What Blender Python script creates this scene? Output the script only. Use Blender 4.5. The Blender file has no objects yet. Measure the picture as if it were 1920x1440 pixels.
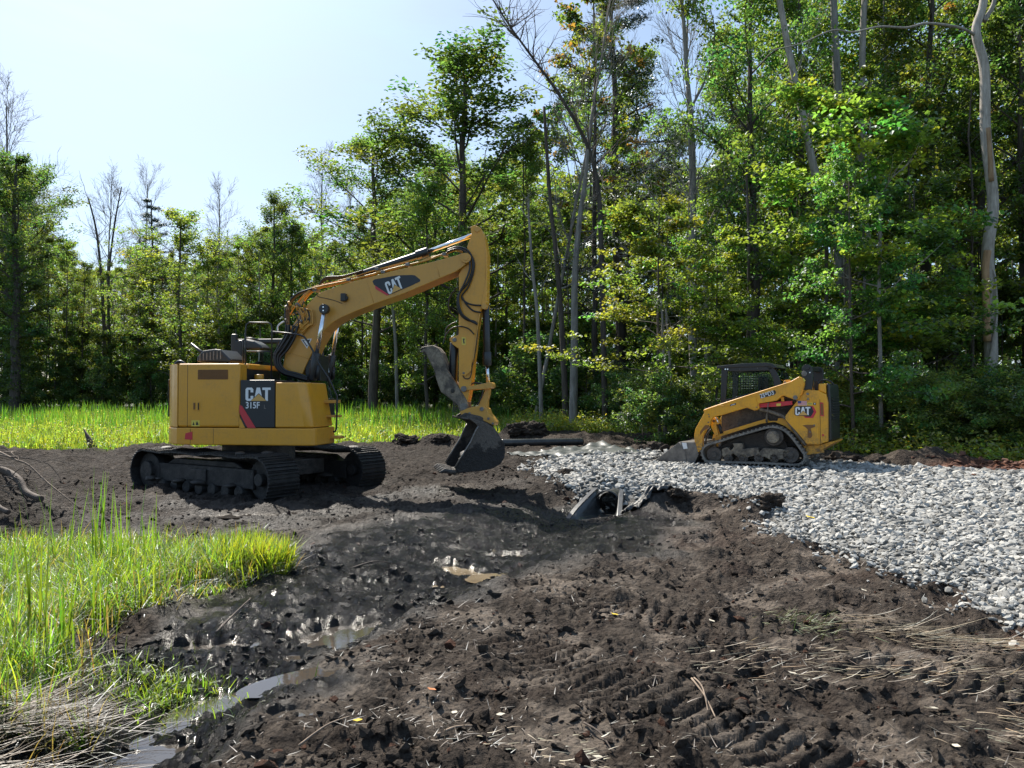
import bpy, math, random
import numpy as np
from math import sin, cos, pi, radians, sqrt, atan2
from mathutils import Matrix, Vector

S = bpy.context.scene
C = S.collection
# ------------------------------------------------------------------ camera
FPX = 1423.0                       # focal length in pixels of a 1920 wide frame
CAMZ = 1.6
PITCH = math.atan(24/FPX)
cam = bpy.data.cameras.new('camera')
cam.sensor_width = 36; cam.lens = FPX/1920*36
cam.clip_start = 0.05; cam.clip_end = 3000
camo = bpy.data.objects.new('camera', cam); C.objects.link(camo)
camo.location = (0, 0, CAMZ); camo.rotation_euler = (pi/2 + PITCH, 0, 0)
S.camera = camo
# ------------------------------------------------------------------ sky and sun
SUN_AZ = radians(-31)              # from +Y, negative = left of the view
SUN_EL = radians(49)
W = bpy.data.worlds.new('World'); S.world = W; W.use_nodes = True
nt = W.node_tree; nt.nodes.clear()
def nn(t, ty, **kw):
    n = t.nodes.new(ty)
    for k, v in kw.items():
        if k.startswith('i_'): n.inputs[k[2:].replace('_', ' ')].default_value = v
        else: setattr(n, k, v)
    return n
sky = nn(nt, 'ShaderNodeTexSky', sky_type='NISHITA', sun_disc=False, sun_elevation=SUN_EL,
         sun_rotation=SUN_AZ, altitude=200, air_density=1.0, dust_density=1.5, ozone_density=1.2)
tc = nn(nt, 'ShaderNodeTexCoord')
mp = nn(nt, 'ShaderNodeMapping'); mp.inputs['Scale'].default_value = (1.2, 1.6, 5.0)
mp.inputs['Location'].default_value = (0.3, 0.1, 0.4)
nz = nn(nt, 'ShaderNodeTexNoise', i_Scale=2.2, i_Detail=8.0, i_Roughness=0.62, i_Distortion=0.6)
rp = nn(nt, 'ShaderNodeValToRGB')
rp.color_ramp.elements[0].position = 0.42; rp.color_ramp.elements[0].color = (0.22,)*3+(1,)
rp.color_ramp.elements[1].position = 0.80; rp.color_ramp.elements[1].color = (0.55,)*3+(1,)
mx = nn(nt, 'ShaderNodeMix', data_type='RGBA', blend_type='MIX')
mx.inputs['B'].default_value = (5.0, 7.5, 10.6, 1)   # thin high cloud veil
bg = nn(nt, 'ShaderNodeBackground', i_Strength=0.060)
wo = nn(nt, 'ShaderNodeOutputWorld')
L = nt.links.new
L(tc.outputs['Generated'], mp.inputs['Vector']); L(mp.outputs['Vector'], nz.inputs['Vector'])
L(nz.outputs['Fac'], rp.inputs['Fac']); L(rp.outputs['Color'], mx.inputs['Factor'])
L(sky.outputs['Color'], mx.inputs['A']); L(mx.outputs['Result'], bg.inputs['Color'])
L(bg.outputs['Background'], wo.inputs['Surface'])
sl = bpy.data.lights.new('sun', 'SUN'); sl.energy = 4.2; sl.angle = radians(0.5); sl.color = (1.0, 0.93, 0.82)
so = bpy.data.objects.new('sun', sl); C.objects.link(so)
so.rotation_euler = (-(pi/2 - SUN_EL), 0, -SUN_AZ)     # light comes from azimuth SUN_AZ
S.view_settings.view_transform = 'Standard'; S.view_settings.look = 'None'
S.view_settings.exposure = 1.28; S.view_settings.gamma = 1
S.cycles.max_bounces = 12; S.cycles.diffuse_bounces = 3; S.cycles.glossy_bounces = 3
S.cycles.transmission_bounces = 12; S.cycles.transparent_max_bounces = 6
S.cycles.sample_clamp_indirect = 6
S.cycles.use_denoising = True
try: S.cycles.use_fast_gi = False
except Exception: pass

# ------------------------------------------------------------------ helpers
RNG = np.random.default_rng(7)
def tag(o, label=None, cat=None, group=None, kind=None):
    if label: o['label'] = label
    if cat: o['category'] = cat
    if group: o['group'] = group
    if kind: o['kind'] = kind
    return o
def empty(name, loc=(0, 0, 0), yaw=0, label=None, cat=None, group=None):
    o = bpy.data.objects.new(name, None); C.objects.link(o)
    o.location = loc; o.rotation_euler = (0, 0, yaw); o.empty_display_size = .2
    return tag(o, label, cat, group)
def mesh_np(name, verts, faces_flat, sizes, mat=None, smooth=None, attrs=None):
    """fast mesh: verts (n,3), flat loop indices, face sizes"""
    me = bpy.data.meshes.new(name)
    verts = np.asarray(verts, np.float32); ff = np.asarray(faces_flat, np.int32).ravel()
    sizes = np.asarray(sizes, np.int32)
    me.vertices.add(len(verts)); me.vertices.foreach_set('co', verts.ravel())
    me.loops.add(len(ff)); me.loops.foreach_set('vertex_index', ff)
    me.polygons.add(len(sizes))
    st = np.zeros(len(sizes), np.int32); st[1:] = np.cumsum(sizes)[:-1]
    me.polygons.foreach_set('loop_start', st); me.polygons.foreach_set('loop_total', sizes)
    if smooth is not None:
        me.polygons.foreach_set('use_smooth', np.full(len(sizes), bool(smooth)))
    me.update(calc_edges=True)
    if mat: me.materials.append(mat)
    for k, (ty, dat) in (attrs or {}).items():
        a = me.attributes.new(k, ty, 'POINT')
        dat = np.asarray(dat, np.float32)
        a.data.foreach_set('color' if ty == 'FLOAT_COLOR' else 'value', dat.ravel())
    return me
def link(name, me, parent=None, M=None):
    o = bpy.data.objects.new(name, me); C.objects.link(o)
    if parent: o.parent = parent
    if M is not None: o.matrix_basis = M
    return o
class MB:
    """collects shapes into one mesh object"""
    def __init__(s, M=None): s.v = []; s.f = []; s.sm = []; s.M = M
    def add(s, vs, fs, smooth=False):
        b = len(s.v)
        for p in vs:
            p = Vector(p)
            if s.M is not None: p = s.M @ p
            s.v.append(tuple(p))
        for k, f in enumerate(fs):
            s.f.append([b+i for i in f]); s.sm.append(smooth[k] if isinstance(smooth, list) else smooth)
        return s
    def box(s, x0, x1, y0, y1, z0, z1):
        vs = [(x, y, z) for z in (z0, z1) for y in (y0, y1) for x in (x0, x1)]
        return s.add(vs, [(0,2,3,1),(4,5,7,6),(0,1,5,4),(2,6,7,3),(0,4,6,2),(1,3,7,5)])
    def prism(s, poly, v0, v1):
        """poly in (u,z) extruded along v"""
        a = sum(poly[i][0]*poly[(i+1)%len(poly)][1]-poly[(i+1)%len(poly)][0]*poly[i][1] for i in range(len(poly)))
        if a < 0: poly = poly[::-1]
        n = len(poly)
        vs = [(u, v0, z) for u, z in poly] + [(u, v1, z) for u, z in poly]
        fs = [tuple(range(n)), tuple(range(2*n-1, n-1, -1))]
        fs += [(i, i+n, (i+1) % n+n, (i+1) % n) for i in range(n)]
        return s.add(vs, fs)
    def plan(s, poly, z0, z1, inset=0.0):
        """poly in (u,v) extruded up; inset shrinks the top towards the centroid"""
        a = sum(poly[i][0]*poly[(i+1)%len(poly)][1]-poly[(i+1)%len(poly)][0]*poly[i][1] for i in range(len(poly)))
        if a < 0: poly = poly[::-1]
        n = len(poly); cx = sum(p[0] for p in poly)/n; cy = sum(p[1] for p in poly)/n
        k = 1-inset
        vs = [(x, y, z0) for x, y in poly] + [(cx+(x-cx)*k, cy+(y-cy)*k, z1) for x, y in poly]
        fs = [tuple(range(n-1, -1, -1)), tuple(range(n, 2*n))]
        fs += [(i, (i+1) % n, (i+1) % n+n, i+n) for i in range(n)]
        return s.add(vs, fs)
    def tube(s, pts, r, n=8, caps=True, r1=None, smooth=True):
        pts = [Vector(p) for p in pts]; m = len(pts)
        rs = [r]*m if r1 is None else [r+(r1-r)*i/(m-1) for i in range(m)]
        if isinstance(r, (list, tuple)): rs = list(r)
        vs = []; up = None
        for i, p in enumerate(pts):
            t = (pts[min(i+1, m-1)]-pts[max(i-1, 0)])
            if t.length < 1e-9: t = Vector((0, 0, 1))
            t.normalize()
            if up is None:
                up = Vector((0, 0, 1)) if abs(t.z) < .9 else Vector((1, 0, 0))
            a = t.cross(up)
            if a.length < 1e-5: a = t.cross(Vector((1, .3, 0)))
            a.normalize(); b = a.cross(t).normalized(); up = b
            for k in range(n):
                q = 2*pi*k/n
                vs.append(p + (a*cos(q)+b*sin(q))*rs[i])
        fs = []; sm = []
        for i in range(m-1):
            for k in range(n):
                fs.append((i*n+k, (i+1)*n+k, (i+1)*n+(k+1) % n, i*n+(k+1) % n)); sm.append(smooth)
        if caps:
            fs.append(tuple(range(n))); sm.append(False)
            fs.append(tuple(range((m-1)*n+n-1, (m-1)*n-1, -1))); sm.append(False)
        return s.add(vs, fs, sm)
    def cyl(s, p0, p1, r, n=20, r1=None): return s.tube([p0, p1], r, n, r1=r1)
    def grid(s, rows, smooth=True):
        n = len(rows[0]); vs = [p for r in rows for p in r]
        fs = [(i*n+j, i*n+j+1, (i+1)*n+j+1, (i+1)*n+j) for i in range(len(rows)-1) for j in range(n-1)]
        return s.add(vs, fs, smooth)
    def build(s, name, mat, parent=None, bevel=0, seg=2, M=None):
        me = bpy.data.meshes.new(name); me.from_pydata(s.v, [], s.f)
        me.polygons.foreach_set('use_smooth', s.sm)
        me.materials.append(mat); me.update()
        o = link(name, me, parent, M)
        if bevel:
            m = o.modifiers.new('bevel', 'BEVEL'); m.width = bevel; m.segments = seg
            m.limit_method = 'ANGLE'; m.angle_limit = radians(38); m.harden_normals = False
        return o
def ray(px, py):
    X = (px-960)/FPX; Y = (720-py)/FPX
    return Vector((X, cos(PITCH)-Y*sin(PITCH), sin(PITCH)+Y*cos(PITCH)))
def gp(px, py, z=0.0):
    d = ray(px, py); t = (z-CAMZ)/d.z
    return (d.x*t, d.y*t)
def at_depth(px, py, Y):
    d = ray(px, py); t = Y/d.y
    return Vector((d.x*t, Y, CAMZ+d.z*t))
class Frame:
    """a machine's own axes: u forward/right, v away, z up; measures on the photograph go onto its planes"""
    def __init__(s, O, a):
        s.O = Vector(O); s.a = a
        s.u = Vector((cos(a), -sin(a), 0)); s.v = Vector((sin(a), cos(a), 0))
        s.M = Matrix.Translation(s.O) @ Matrix.Rotation(-a, 4, 'Z')
    def at(s, px, py, v):
        d = ray(px, py); c = Vector((0, 0, CAMZ))
        t = (v-(c-s.O).dot(s.v))/d.dot(s.v); p = c+d*t-s.O
        return (p.dot(s.u), p.z)
    def poly(s, pts, v, Z=None):
        return [s.at(*(Z(x, y) if Z else (x, y)), v) for x, y in pts]
    def p3(s, px, py, v):
        u, z = s.at(px, py, v); return Vector((u, v, z))
Z1 = lambda x, y: (240+x*.2708, 580+y*.2708)
Z2 = lambda x, y: (480+x*.26385, 400+y*.26385)
Z3 = lambda x, y: (760+x*.25, 620+y*.25)
Z4 = lambda x, y: (1200+x*.21875, 660+y*.21875)
Z5 = lambda x, y: (1300+x*.15625, 680+y*.15625)   # finer crop of the loader
Z6 = lambda x, y: (420+x*.125, 620+y*.125)        # finer crop of the cab

# ------------------------------------------------------------------ materials
def mat(name, build):
    m = bpy.data.materials.new(name); m.use_nodes = True; t = m.node_tree; t.nodes.clear()
    out = t.nodes.new('ShaderNodeOutputMaterial')
    s = build(t); t.links.new(s, out.inputs['Surface'])
    return m
def noise(t, scale, detail=4, rough=.55, coord=None, vec=None, dist=0):
    n = nn(t, 'ShaderNodeTexNoise', i_Scale=scale, i_Detail=detail, i_Roughness=rough, i_Distortion=dist)
    if vec is None:
        c = nn(t, 'ShaderNodeTexCoord'); vec = c.outputs[coord or 'Object']
    t.links.new(vec, n.inputs['Vector']); return n.outputs['Fac']
def ramp(t, fac, stops):
    r = nn(t, 'ShaderNodeValToRGB'); e = r.color_ramp.elements
    while len(e) < len(stops): e.new(.5)
    for i, (p, c) in enumerate(stops):
        e[i].position = p; e[i].color = (c if isinstance(c, tuple) else (c, c, c)) + (1,)
    t.links.new(fac, r.inputs['Fac']); return r.outputs['Color']
def mixc(t, fac, a, b, mode='MIX'):
    m = nn(t, 'ShaderNodeMix', data_type='RGBA', blend_type=mode)
    for k, x in (('Factor', fac), ('A', a), ('B', b)):
        if isinstance(x, (int, float)): m.inputs[k].default_value = x if k == 'Factor' else (x, x, x, 1)
        elif isinstance(x, tuple): m.inputs[k].default_value = x+(1,)
        else: t.links.new(x, m.inputs[k])
    return m.outputs['Result']
def math_(t, op, a, b=None, clamp=False):
    m = nn(t, 'ShaderNodeMath', operation=op, use_clamp=clamp)
    for i, x in enumerate((a, b)):
        if x is None: continue
        if isinstance(x, (int, float)): m.inputs[i].default_value = x
        else: t.links.new(x, m.inputs[i])
    return m.outputs[0]
def attr(t, name, out='Fac'):
    a = nn(t, 'ShaderNodeAttribute', attribute_name=name); return a.outputs[out]
def bump(t, h, strength=.5, dist=.01, normal=None):
    b = nn(t, 'ShaderNodeBump', i_Strength=strength, i_Distance=dist)
    t.links.new(h, b.inputs['Height'])
    if normal is not None: t.links.new(normal, b.inputs['Normal'])
    return b.outputs['Normal']
def principled(t, color, rough=.5, metal=0, normal=None, spec=.5, coat=0, **kw):
    p = nn(t, 'ShaderNodeBsdfPrincipled')
    for k, x in (('Base Color', color), ('Roughness', rough), ('Metallic', metal), ('Normal', normal),
                 ('Specular IOR Level', spec), ('Coat Weight', coat)):
        if x is None: continue
        if isinstance(x, (int, float)): p.inputs[k].default_value = x
        elif isinstance(x, tuple): p.inputs[k].default_value = x+(1,)
        else: t.links.new(x, p.inputs[k])
    for k, x in kw.items(): p.inputs[k.replace('_', ' ')].default_value = x
    return p.outputs['BSDF']
def painted(name, col, rough=.35, dirt=.5, dirtcol=(.10, .075, .05), coat=.2, lowz=None):
    def b(t):
        c = nn(t, 'ShaderNodeTexCoord').outputs['Object']
        n1 = noise(t, 3.5, 6, .65, vec=c); n2 = noise(t, 28, 5, .6, vec=c)
        f = math_(t, 'MULTIPLY', ramp(t, n1, [(.42, 0.0), (.72, 1.0)]), ramp(t, n2, [(.35, .3), (.7, 1.0)]))
        f = math_(t, 'MULTIPLY', f, dirt)
        mpn = nn(t, 'ShaderNodeMapping'); mpn.inputs['Scale'].default_value = (9, 9, .8)
        t.links.new(c, mpn.inputs['Vector'])
        st = noise(t, 3, 4, .6, vec=mpn.outputs['Vector'])                    # rain streaks
        f = math_(t, 'ADD', f, math_(t, 'MULTIPLY', ramp(t, st, [(.5, 0.0), (.75, .5)]), dirt*.6), True)
        if lowz is not None:                                                  # splashed mud low down
            sx = nn(t, 'ShaderNodeSeparateXYZ'); t.links.new(c, sx.inputs[0])
            g = nn(t, 'ShaderNodeMapRange'); g.inputs['From Min'].default_value = lowz[1]; g.inputs['From Max'].default_value = lowz[0]
            t.links.new(sx.outputs['Z'], g.inputs['Value'])
            g2 = math_(t, 'MULTIPLY', g.outputs[0], ramp(t, noise(t, 14, 6, .7, vec=c), [(.38, 0.0), (.6, 1.0)]))
            f = math_(t, 'ADD', f, g2, True)
        colr = mixc(t, f, mixc(t, n1, tuple(x*.9 for x in col), tuple(min(1, x*1.08) for x in col)), dirtcol)
        ro = math_(t, 'ADD', rough, math_(t, 'MULTIPLY', f, .45), True)
        return principled(t, colr, ro, 0, bump(t, n2, .12, .002), .5, coat)
    return mat(name, b)
M_ = {}
M_['cat'] = painted('yellow_paint', (.68, .315, .022), .34, .38, (.20, .13, .06))
M_['boom'] = painted('tan_yellow_paint', (.58, .29, .045), .42, .35, (.20, .13, .07))
M_['loader'] = painted('loader_yellow_paint', (.74, .35, .014), .35, .55, (.14, .10, .06), lowz=(.3, .95))
M_['black'] = painted('black_paint', (.008, .009, .012), .38, .14, (.06, .05, .04))
M_['blackdecal'] = painted('black_film', (.012, .016, .024), .35, .15, (.05, .045, .04), 0)
M_['red'] = painted('red_film', (.55, .03, .045), .35, .2, (.2, .08, .06), 0)
M_['white'] = painted('white_film', (.72, .74, .76), .4, .12, (.4, .36, .3), 0)
M_['amber'] = painted('amber_film', (.62, .36, .10), .4, .15, (.3, .2, .1), 0)
M_['yellowlabel'] = painted('yellow_label', (.7, .55, .08), .4, .2, (.3, .2, .1), 0)
M_['hose'] = mat('hose_rubber', lambda t: principled(t, (.012, .012, .014), .38, 0, bump(t, noise(t, 90, 3), .1, .002)))
M_['rubber'] = mat('dusty_rubber', lambda t: principled(t, ramp(t, noise(t, 9, 6, .7), [(.3, (.09, .086, .078)), (.7, (.25, .23, .20))]), .75, 0, bump(t, noise(t, 60, 5, .7), .4, .004)))
M_['chrome'] = mat('chrome_rod', lambda t: principled(t, (.75, .77, .8), ramp(t, noise(t, 20, 4), [(.3, .12), (.8, .3)]), 1.0))
M_['steel'] = mat('bare_steel', lambda t: principled(t, ramp(t, noise(t, 7, 6, .65), [(.3, (.10, .095, .09)), (.7, (.26, .24, .22))]), .5, .6, bump(t, noise(t, 40, 5, .7), .3, .003)))
def _mudsteel(t):
    c = nn(t, 'ShaderNodeTexCoord').outputs['Object']
    n = noise(t, 6, 8, .7, vec=c); n2 = noise(t, 34, 6, .7, vec=c)
    f = ramp(t, n, [(.40, 0.0), (.60, 1.0)])
    col = mixc(t, f, ramp(t, n2, [(.3, (.014, .012, .011)), (.75, (.05, .042, .036))]), ramp(t, n2, [(.3, (.07, .06, .05)), (.7, (.12, .10, .085))]))
    return principled(t, col, ramp(t, n, [(.3, .35), (.7, .8)]), 0, bump(t, math_(t, 'ADD', n2, math_(t, 'MULTIPLY', n, 2)), .9, .02))
M_['mudsteel'] = mat('mud_caked_steel', _mudsteel)
def _bucketmud(t):
    c = nn(t, 'ShaderNodeTexCoord').outputs['Object']; sx = nn(t, 'ShaderNodeSeparateXYZ'); t.links.new(c, sx.inputs[0])
    n = noise(t, 5, 8, .7, vec=c); n2 = noise(t, 34, 6, .7, vec=c)
    f = math_(t, 'ADD', n, math_(t, 'MULTIPLY', math_(t, 'SUBTRACT', sx.outputs['Z'], .82), .9))
    f = ramp(t, f, [(.46, 0.0), (.52, 1.0)])
    col = mixc(t, f, ramp(t, n2, [(.3, (.008, .007, .0065)), (.75, (.034, .028, .024))]), ramp(t, n2, [(.3, (.075, .064, .054)), (.7, (.13, .11, .092))]))
    return principled(t, col, .6, 0, bump(t, math_(t, 'ADD', n2, math_(t, 'MULTIPLY', n, 2)), 1, .03))
M_['bucketmud'] = mat('mud_coated_bucket', _bucketmud)
def _drymud(t):
    c = nn(t, 'ShaderNodeTexCoord').outputs['Object']
    n = noise(t, 5, 8, .7, vec=c); n2 = noise(t, 30, 6, .7, vec=c)
    col = mixc(t, ramp(t, n, [(.42, 0.0), (.62, 1.0)]), ramp(t, n2, [(.3, (.05, .042, .034)), (.75, (.12, .10, .082))]), ramp(t, n2, [(.3, (.19, .155, .11)), (.7, (.34, .28, .205))]))
    return principled(t, col, .8, 0, bump(t, math_(t, 'ADD', n2, n), .6, .012))
M_['drymud'] = mat('dried_mud', _drymud)
M_['darkmud'] = mat('black_wet_mud', lambda t: principled(t, ramp(t, noise(t, 12, 6, .7), [(.3, (.012, .010, .009)), (.7, (.04, .033, .028))]), .55, 0, bump(t, noise(t, 45, 6, .75), 1, .015)))
M_['glass'] = mat('cab_glass', lambda t: principled(t, (.75, .9, .84), .02, 0, None, .5, 0, Transmission_Weight=1.0, IOR=1.12))
M_['mirror'] = mat('mirror_glass', lambda t: principled(t, (.8, .85, .88), .05, 1.0))
M_['plastic'] = mat('black_plastic', lambda t: principled(t, (.018, .02, .022), .42, 0, bump(t, noise(t, 80, 3), .1, .002)))
M_['hdpe'] = mat('ribbed_black_plastic', lambda t: principled(t, ramp(t, noise(t, 6, 6, .7), [(.35, (.012, .014, .016)), (.75, (.06, .06, .058))]), .32, 0, bump(t, noise(t, 30, 4), .2, .004)))
M_['seat'] = mat('seat_fabric', lambda t: principled(t, (.03, .03, .032), .8))
# glyphs: heavy condensed letters drawn as polygons in a unit box (width, outline list, holes as separate shapes avoided)
def glyph_C(): return [[(0,.12),(.12,0),(.50,0),(.62,.12),(.62,.38),(.40,.38),(.40,.17),(.22,.17),(.22,.83),(.40,.83),(.40,.64),(.62,.64),(.62,.88),(.50,1),(.12,1),(0,.88)]]
def glyph_A(): return [[(0,0),(.22,0),(.27,.22),(.36,.40),(.44,.22),(.50,0),(.72,0),(.49,1),(.23,1)]]
def glyph_T(): return [[(.22,0),(.44,0),(.44,.82),(.66,.82),(.66,1),(0,1),(0,.82),(.22,.82)]]
def cat_letters(mb, to3, w=2.0):
    """to3(x,y)-> 3D, x in 0..2, y in 0..1; returns polygons added as thin faces"""
    for g, x0 in ((glyph_C(), 0), (glyph_A(), .66), (glyph_T(), 1.34)):
        for pl in g:
            q = [to3(x0+x, y) for x, y in pl]
            mb.add(q, [tuple(range(len(q)))])

# ------------------------------------------------------------------ terrain
def _hash(ix, iy, seed):
    h = (ix.astype(np.int64)*374761393 + iy.astype(np.int64)*668265263 + seed*1442695041) & 0xffffffff
    h = ((h ^ (h >> 13))*1274126177) & 0xffffffff
    h = h ^ (h >> 16)
    return (h & 0xffffff).astype(np.float32)/float(0xffffff)
def vnoise(x, y, seed=0):
    """gradient noise, about -1..1"""
    ix = np.floor(x); iy = np.floor(y); fx = (x-ix).astype(np.float32); fy = (y-iy).astype(np.float32)
    r = 0; ux = fx*fx*fx*(fx*(fx*6-15)+10); uy = fy*fy*fy*(fy*(fy*6-15)+10)
    def g(dx, dy):
        a = _hash(ix+dx, iy+dy, seed)*6.2831853
        return np.cos(a)*(fx-dx)+np.sin(a)*(fy-dy)
    a = g(0,0)*(1-ux)+g(1,0)*ux; b = g(0,1)*(1-ux)+g(1,1)*ux
    return (a*(1-uy)+b*uy)*1.5
def fbm(x, y, s, o=3, seed=0, gain=.5):
    r = 0; a = 1
    for k in range(o):
        r = r+a*vnoise(x/s, y/s, seed+k*17); s = s/2.03; a *= gain
    return r
def worley(x, y, s, seed=0):
    """distance to the nearest scattered point, in cells"""
    x = x/s; y = y/s; ix = np.floor(x); iy = np.floor(y); d = np.full(x.shape, 9., np.float32)
    for dx in (-1, 0, 1):
        for dy in (-1, 0, 1):
            px = ix+dx+_hash(ix+dx, iy+dy, seed); py = iy+dy+_hash(ix+dx, iy+dy, seed+5)
            d = np.minimum(d, (px-x)**2+(py-y)**2)
    return np.sqrt(d)
def sstep(a, b, x):
    t = np.clip((x-a)/(b-a), 0, 1); return t*t*(3-2*t)
def poly_sd(x, y, P):
    """signed distance, positive inside"""
    P = np.asarray(P, float); d = np.full(x.shape, 1e9); ins = np.zeros(x.shape, bool)
    for i in range(len(P)):
        a = P[i]; b = P[(i+1) % len(P)]; e = b-a
        t = np.clip(((x-a[0])*e[0]+(y-a[1])*e[1])/(e@e), 0, 1)
        d = np.minimum(d, (x-a[0]-t*e[0])**2+(y-a[1]-t*e[1])**2)
        c = ((a[1] > y) != (b[1] > y)) & (x < (b[0]-a[0])*(y-a[1])/(b[1]-a[1]+1e-12)+a[0])
        ins ^= c
    return np.where(ins, 1, -1)*np.sqrt(d)
def line_d(x, y, P):
    """distance to a polyline and parameter along it"""
    P = np.asarray(P, float); d = np.full(x.shape, 1e9); s = np.zeros(x.shape); acc = 0
    for i in range(len(P)-1):
        a = P[i]; b = P[i+1]; e = b-a; l = np.sqrt(e@e)
        t = np.clip(((x-a[0])*e[0]+(y-a[1])*e[1])/(e@e), 0, 1)
        q = (x-a[0]-t*e[0])**2+(y-a[1]-t*e[1])**2
        m = q < d; d = np.where(m, q, d); s = np.where(m, acc+t*l, s); acc += l
    return np.sqrt(d), s
PAD = [(.77,14.2),(.9,12.6),(1.05,11.75),(1.75,11.6),(2.15,11.7),(2.6,11.2),(3.2,9.9),(3.05,8.8),(3.25,7.9),(3.35,7.1),(3.35,6.6),(3.62,6.25),(3.42,5.7),(3.5,5.1),(3.4,3),
       (9,0),(16,7),(12.5,13.6),(10.6,14.6),(8.8,16.0),(7.6,16.9),(5.5,18.6),(3.3,20.2),(1.5,20.2),(.9,18.2),(.35,16.5)]
CHAN = [(1.35,11.4),(.7,10.2),(.1,9.0),(-.55,7.5),(-1.15,5.7),(-1.45,4.9),(-1.6,4.2),(-2.0,3.2),(-2.4,2.2)]
WET = [(1.3,10.9),(.6,9.6),(-.5,8.4),(-1.2,6.6),(-1.75,5.2),(-1.8,4.2),(-2.1,3.0)]
GRASSN = [(-2.12,6.9),(-2.5,6.0),(-2.80,5.2),(-2.66,4.6),(-2.34,4.0),(-2.22,3.6),(-2.3,3.0),(-7,3),(-7.5,7.0),(-4.2,7.6),(-2.6,7.5)]
MEADOW = [(-70,18.5),(-16,19.6),(-9,21.2),(-3,23.0),(-1,26),(2,28.5),(5,27),(7.5,22.0),(9,19.0),(11,17.3),(14,16.2),(24,13.5),(70,10),(70,90),(-70,90)]
PUDDLES = [ # x, y, rx, ry, angle, tan?
    (-.17,7.08,.18,.14,.2,1), (-.50,7.55,.34,.14,-.9,1), (-.05,8.25,.26,.12,.1,1),
    (-1.22,5.62,.36,.20,.7,0), (-1.58,4.42,.40,.13,.75,0), (-1.18,4.55,.30,.12,.6,0),
    (-2.05,5.05,.24,.10,.3,0), (-1.72,3.72,.16,.10,.8,0), (-1.15,3.95,.12,.09,.4,0), (-1.75,4.02,.13,.07,.4,0), (-3.3,10.4,.9,.16,.08,0)]
def masks(x, y):
    sd = poly_sd(x, y, PAD)+.10*fbm(x, y, .7, 3, 3)
    gn = poly_sd(x, y, GRASSN)+.18*fbm(x, y, .6, 2, 9)
    md = poly_sd(x, y, MEADOW)+.9*fbm(x, y, 3.0, 3, 11)
    wd, ws = line_d(x, y, WET)
    wid = np.interp(ws, [0, 1.5, 2.8, 4.6, 6.2, 8.5], [.8, 1.8, 2.1, 1.15, .85, .6])
    wet = 1-sstep(wid*.65, wid*1.25, wd+.35*fbm(x, y, .8, 3, 21))
    wet2 = 0*sstep(6.5, 8.5, y)*(1-sstep(.2, 1.4, x+.3*fbm(x, y, 1.5, 2, 35)))*(1-sstep(17, 21, y))*(.55+.3*fbm(x, y, 1.6, 3, 31))      # damp patches round the digger
    far = sstep(-7.2, -3.5, x)*(1-sstep(-.5, 1.0, x))*sstep(8, 9, y)*(1-sstep(12.5, 15, y))
    wet = np.clip(np.maximum(wet, np.maximum(wet2, far*(.30+.5*fbm(x, y, 1.2, 2, 33)))), 0, 1)*(1-sstep(-.1, .1, sd))
    return sd, gn, md, wet
def puddle_d(x, y, p):
    c, s = cos(p[4]), sin(p[4]); dx = x-p[0]; dy = y-p[1]
    return np.sqrt(((dx*c+dy*s)/p[2])**2+((-dx*s+dy*c)/p[3])**2)
def base_h(x, y):
    """smooth ground height, without the fine relief"""
    h = .018*np.clip(y-16, 0, 45)
    sd = poly_sd(x, y, PAD)
    h = h+.12*sstep(-.12, .55, sd)
    cd, cs = line_d(x, y, CHAN)
    dep = np.interp(cs, [0, 1.5, 4, 6.5, 9], [.20, .15, .12, .125, .13])
    h = h-dep*(1-sstep(.05, 1.05, cd))
    h = h+.20*np.exp(-((x-1.42)/.55)**2-((y-12.25)/.62)**2)
    # spoil ridge right of the culvert mouth and the lip on its left
    r, _ = line_d(x, y, [(1.95,10.6),(2.35,10.75),(2.9,10.5),(3.2,9.9)]); h = h+.22*np.exp(-(r/.26)**2)
    r, _ = line_d(x, y, [(.55,12.2),(.75,13.6),(-.1,14.3)]); h = h+.10*np.exp(-(r/.35)**2)
    # bank of clods between the wet run and the dry ground
    r, _ = line_d(x, y, [(-.1,6.6),(-.75,5.4),(-1.0,4.9),(-1.25,3.9)]); h = h+.05*np.exp(-(r/.22)**2)
    # plateau under the near grass
    gn = poly_sd(x, y, GRASSN); h = h+.08*sstep(-.25, .25, gn)
    # berm and spoil heaps along the meadow
    md = poly_sd(x, y, MEADOW)
    h = h+.12*np.exp(-((md+.8)/.8)**2)*(.6+.7*vnoise(x/1.7, y/1.7, 41))
    for cx, cy, rx, ry, a in ((-6.75,10.1,.85,.8,.50), (.35,25.0,1.0,.6,.42), (2.4,24.3,1.6,.6,.28), (5.2,20.4,.85,.6,.42), (6.4,19.6,.9,.6,.22), (9.1,17.2,1.7,.5,.30), (11.5,16.0,1.3,.5,.18),
                              (-9.3,19.8,1.2,.5,.25), (-6.5,20.9,1.2,.6,.22), (-1.9,22.5,1.2,.5,.25), (-13,18.7,2.2,.6,.25), (1.9,12.8,.5,.3,.05)):
        q = ((x-cx)/rx)**2+((y-cy)/ry)**2
        h = h+a*np.exp(-q*1.4)*(1+.35*vnoise(x/.5, y/.5, 43))
    # the wheel-flattened stand of the excavator
    return h
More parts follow.
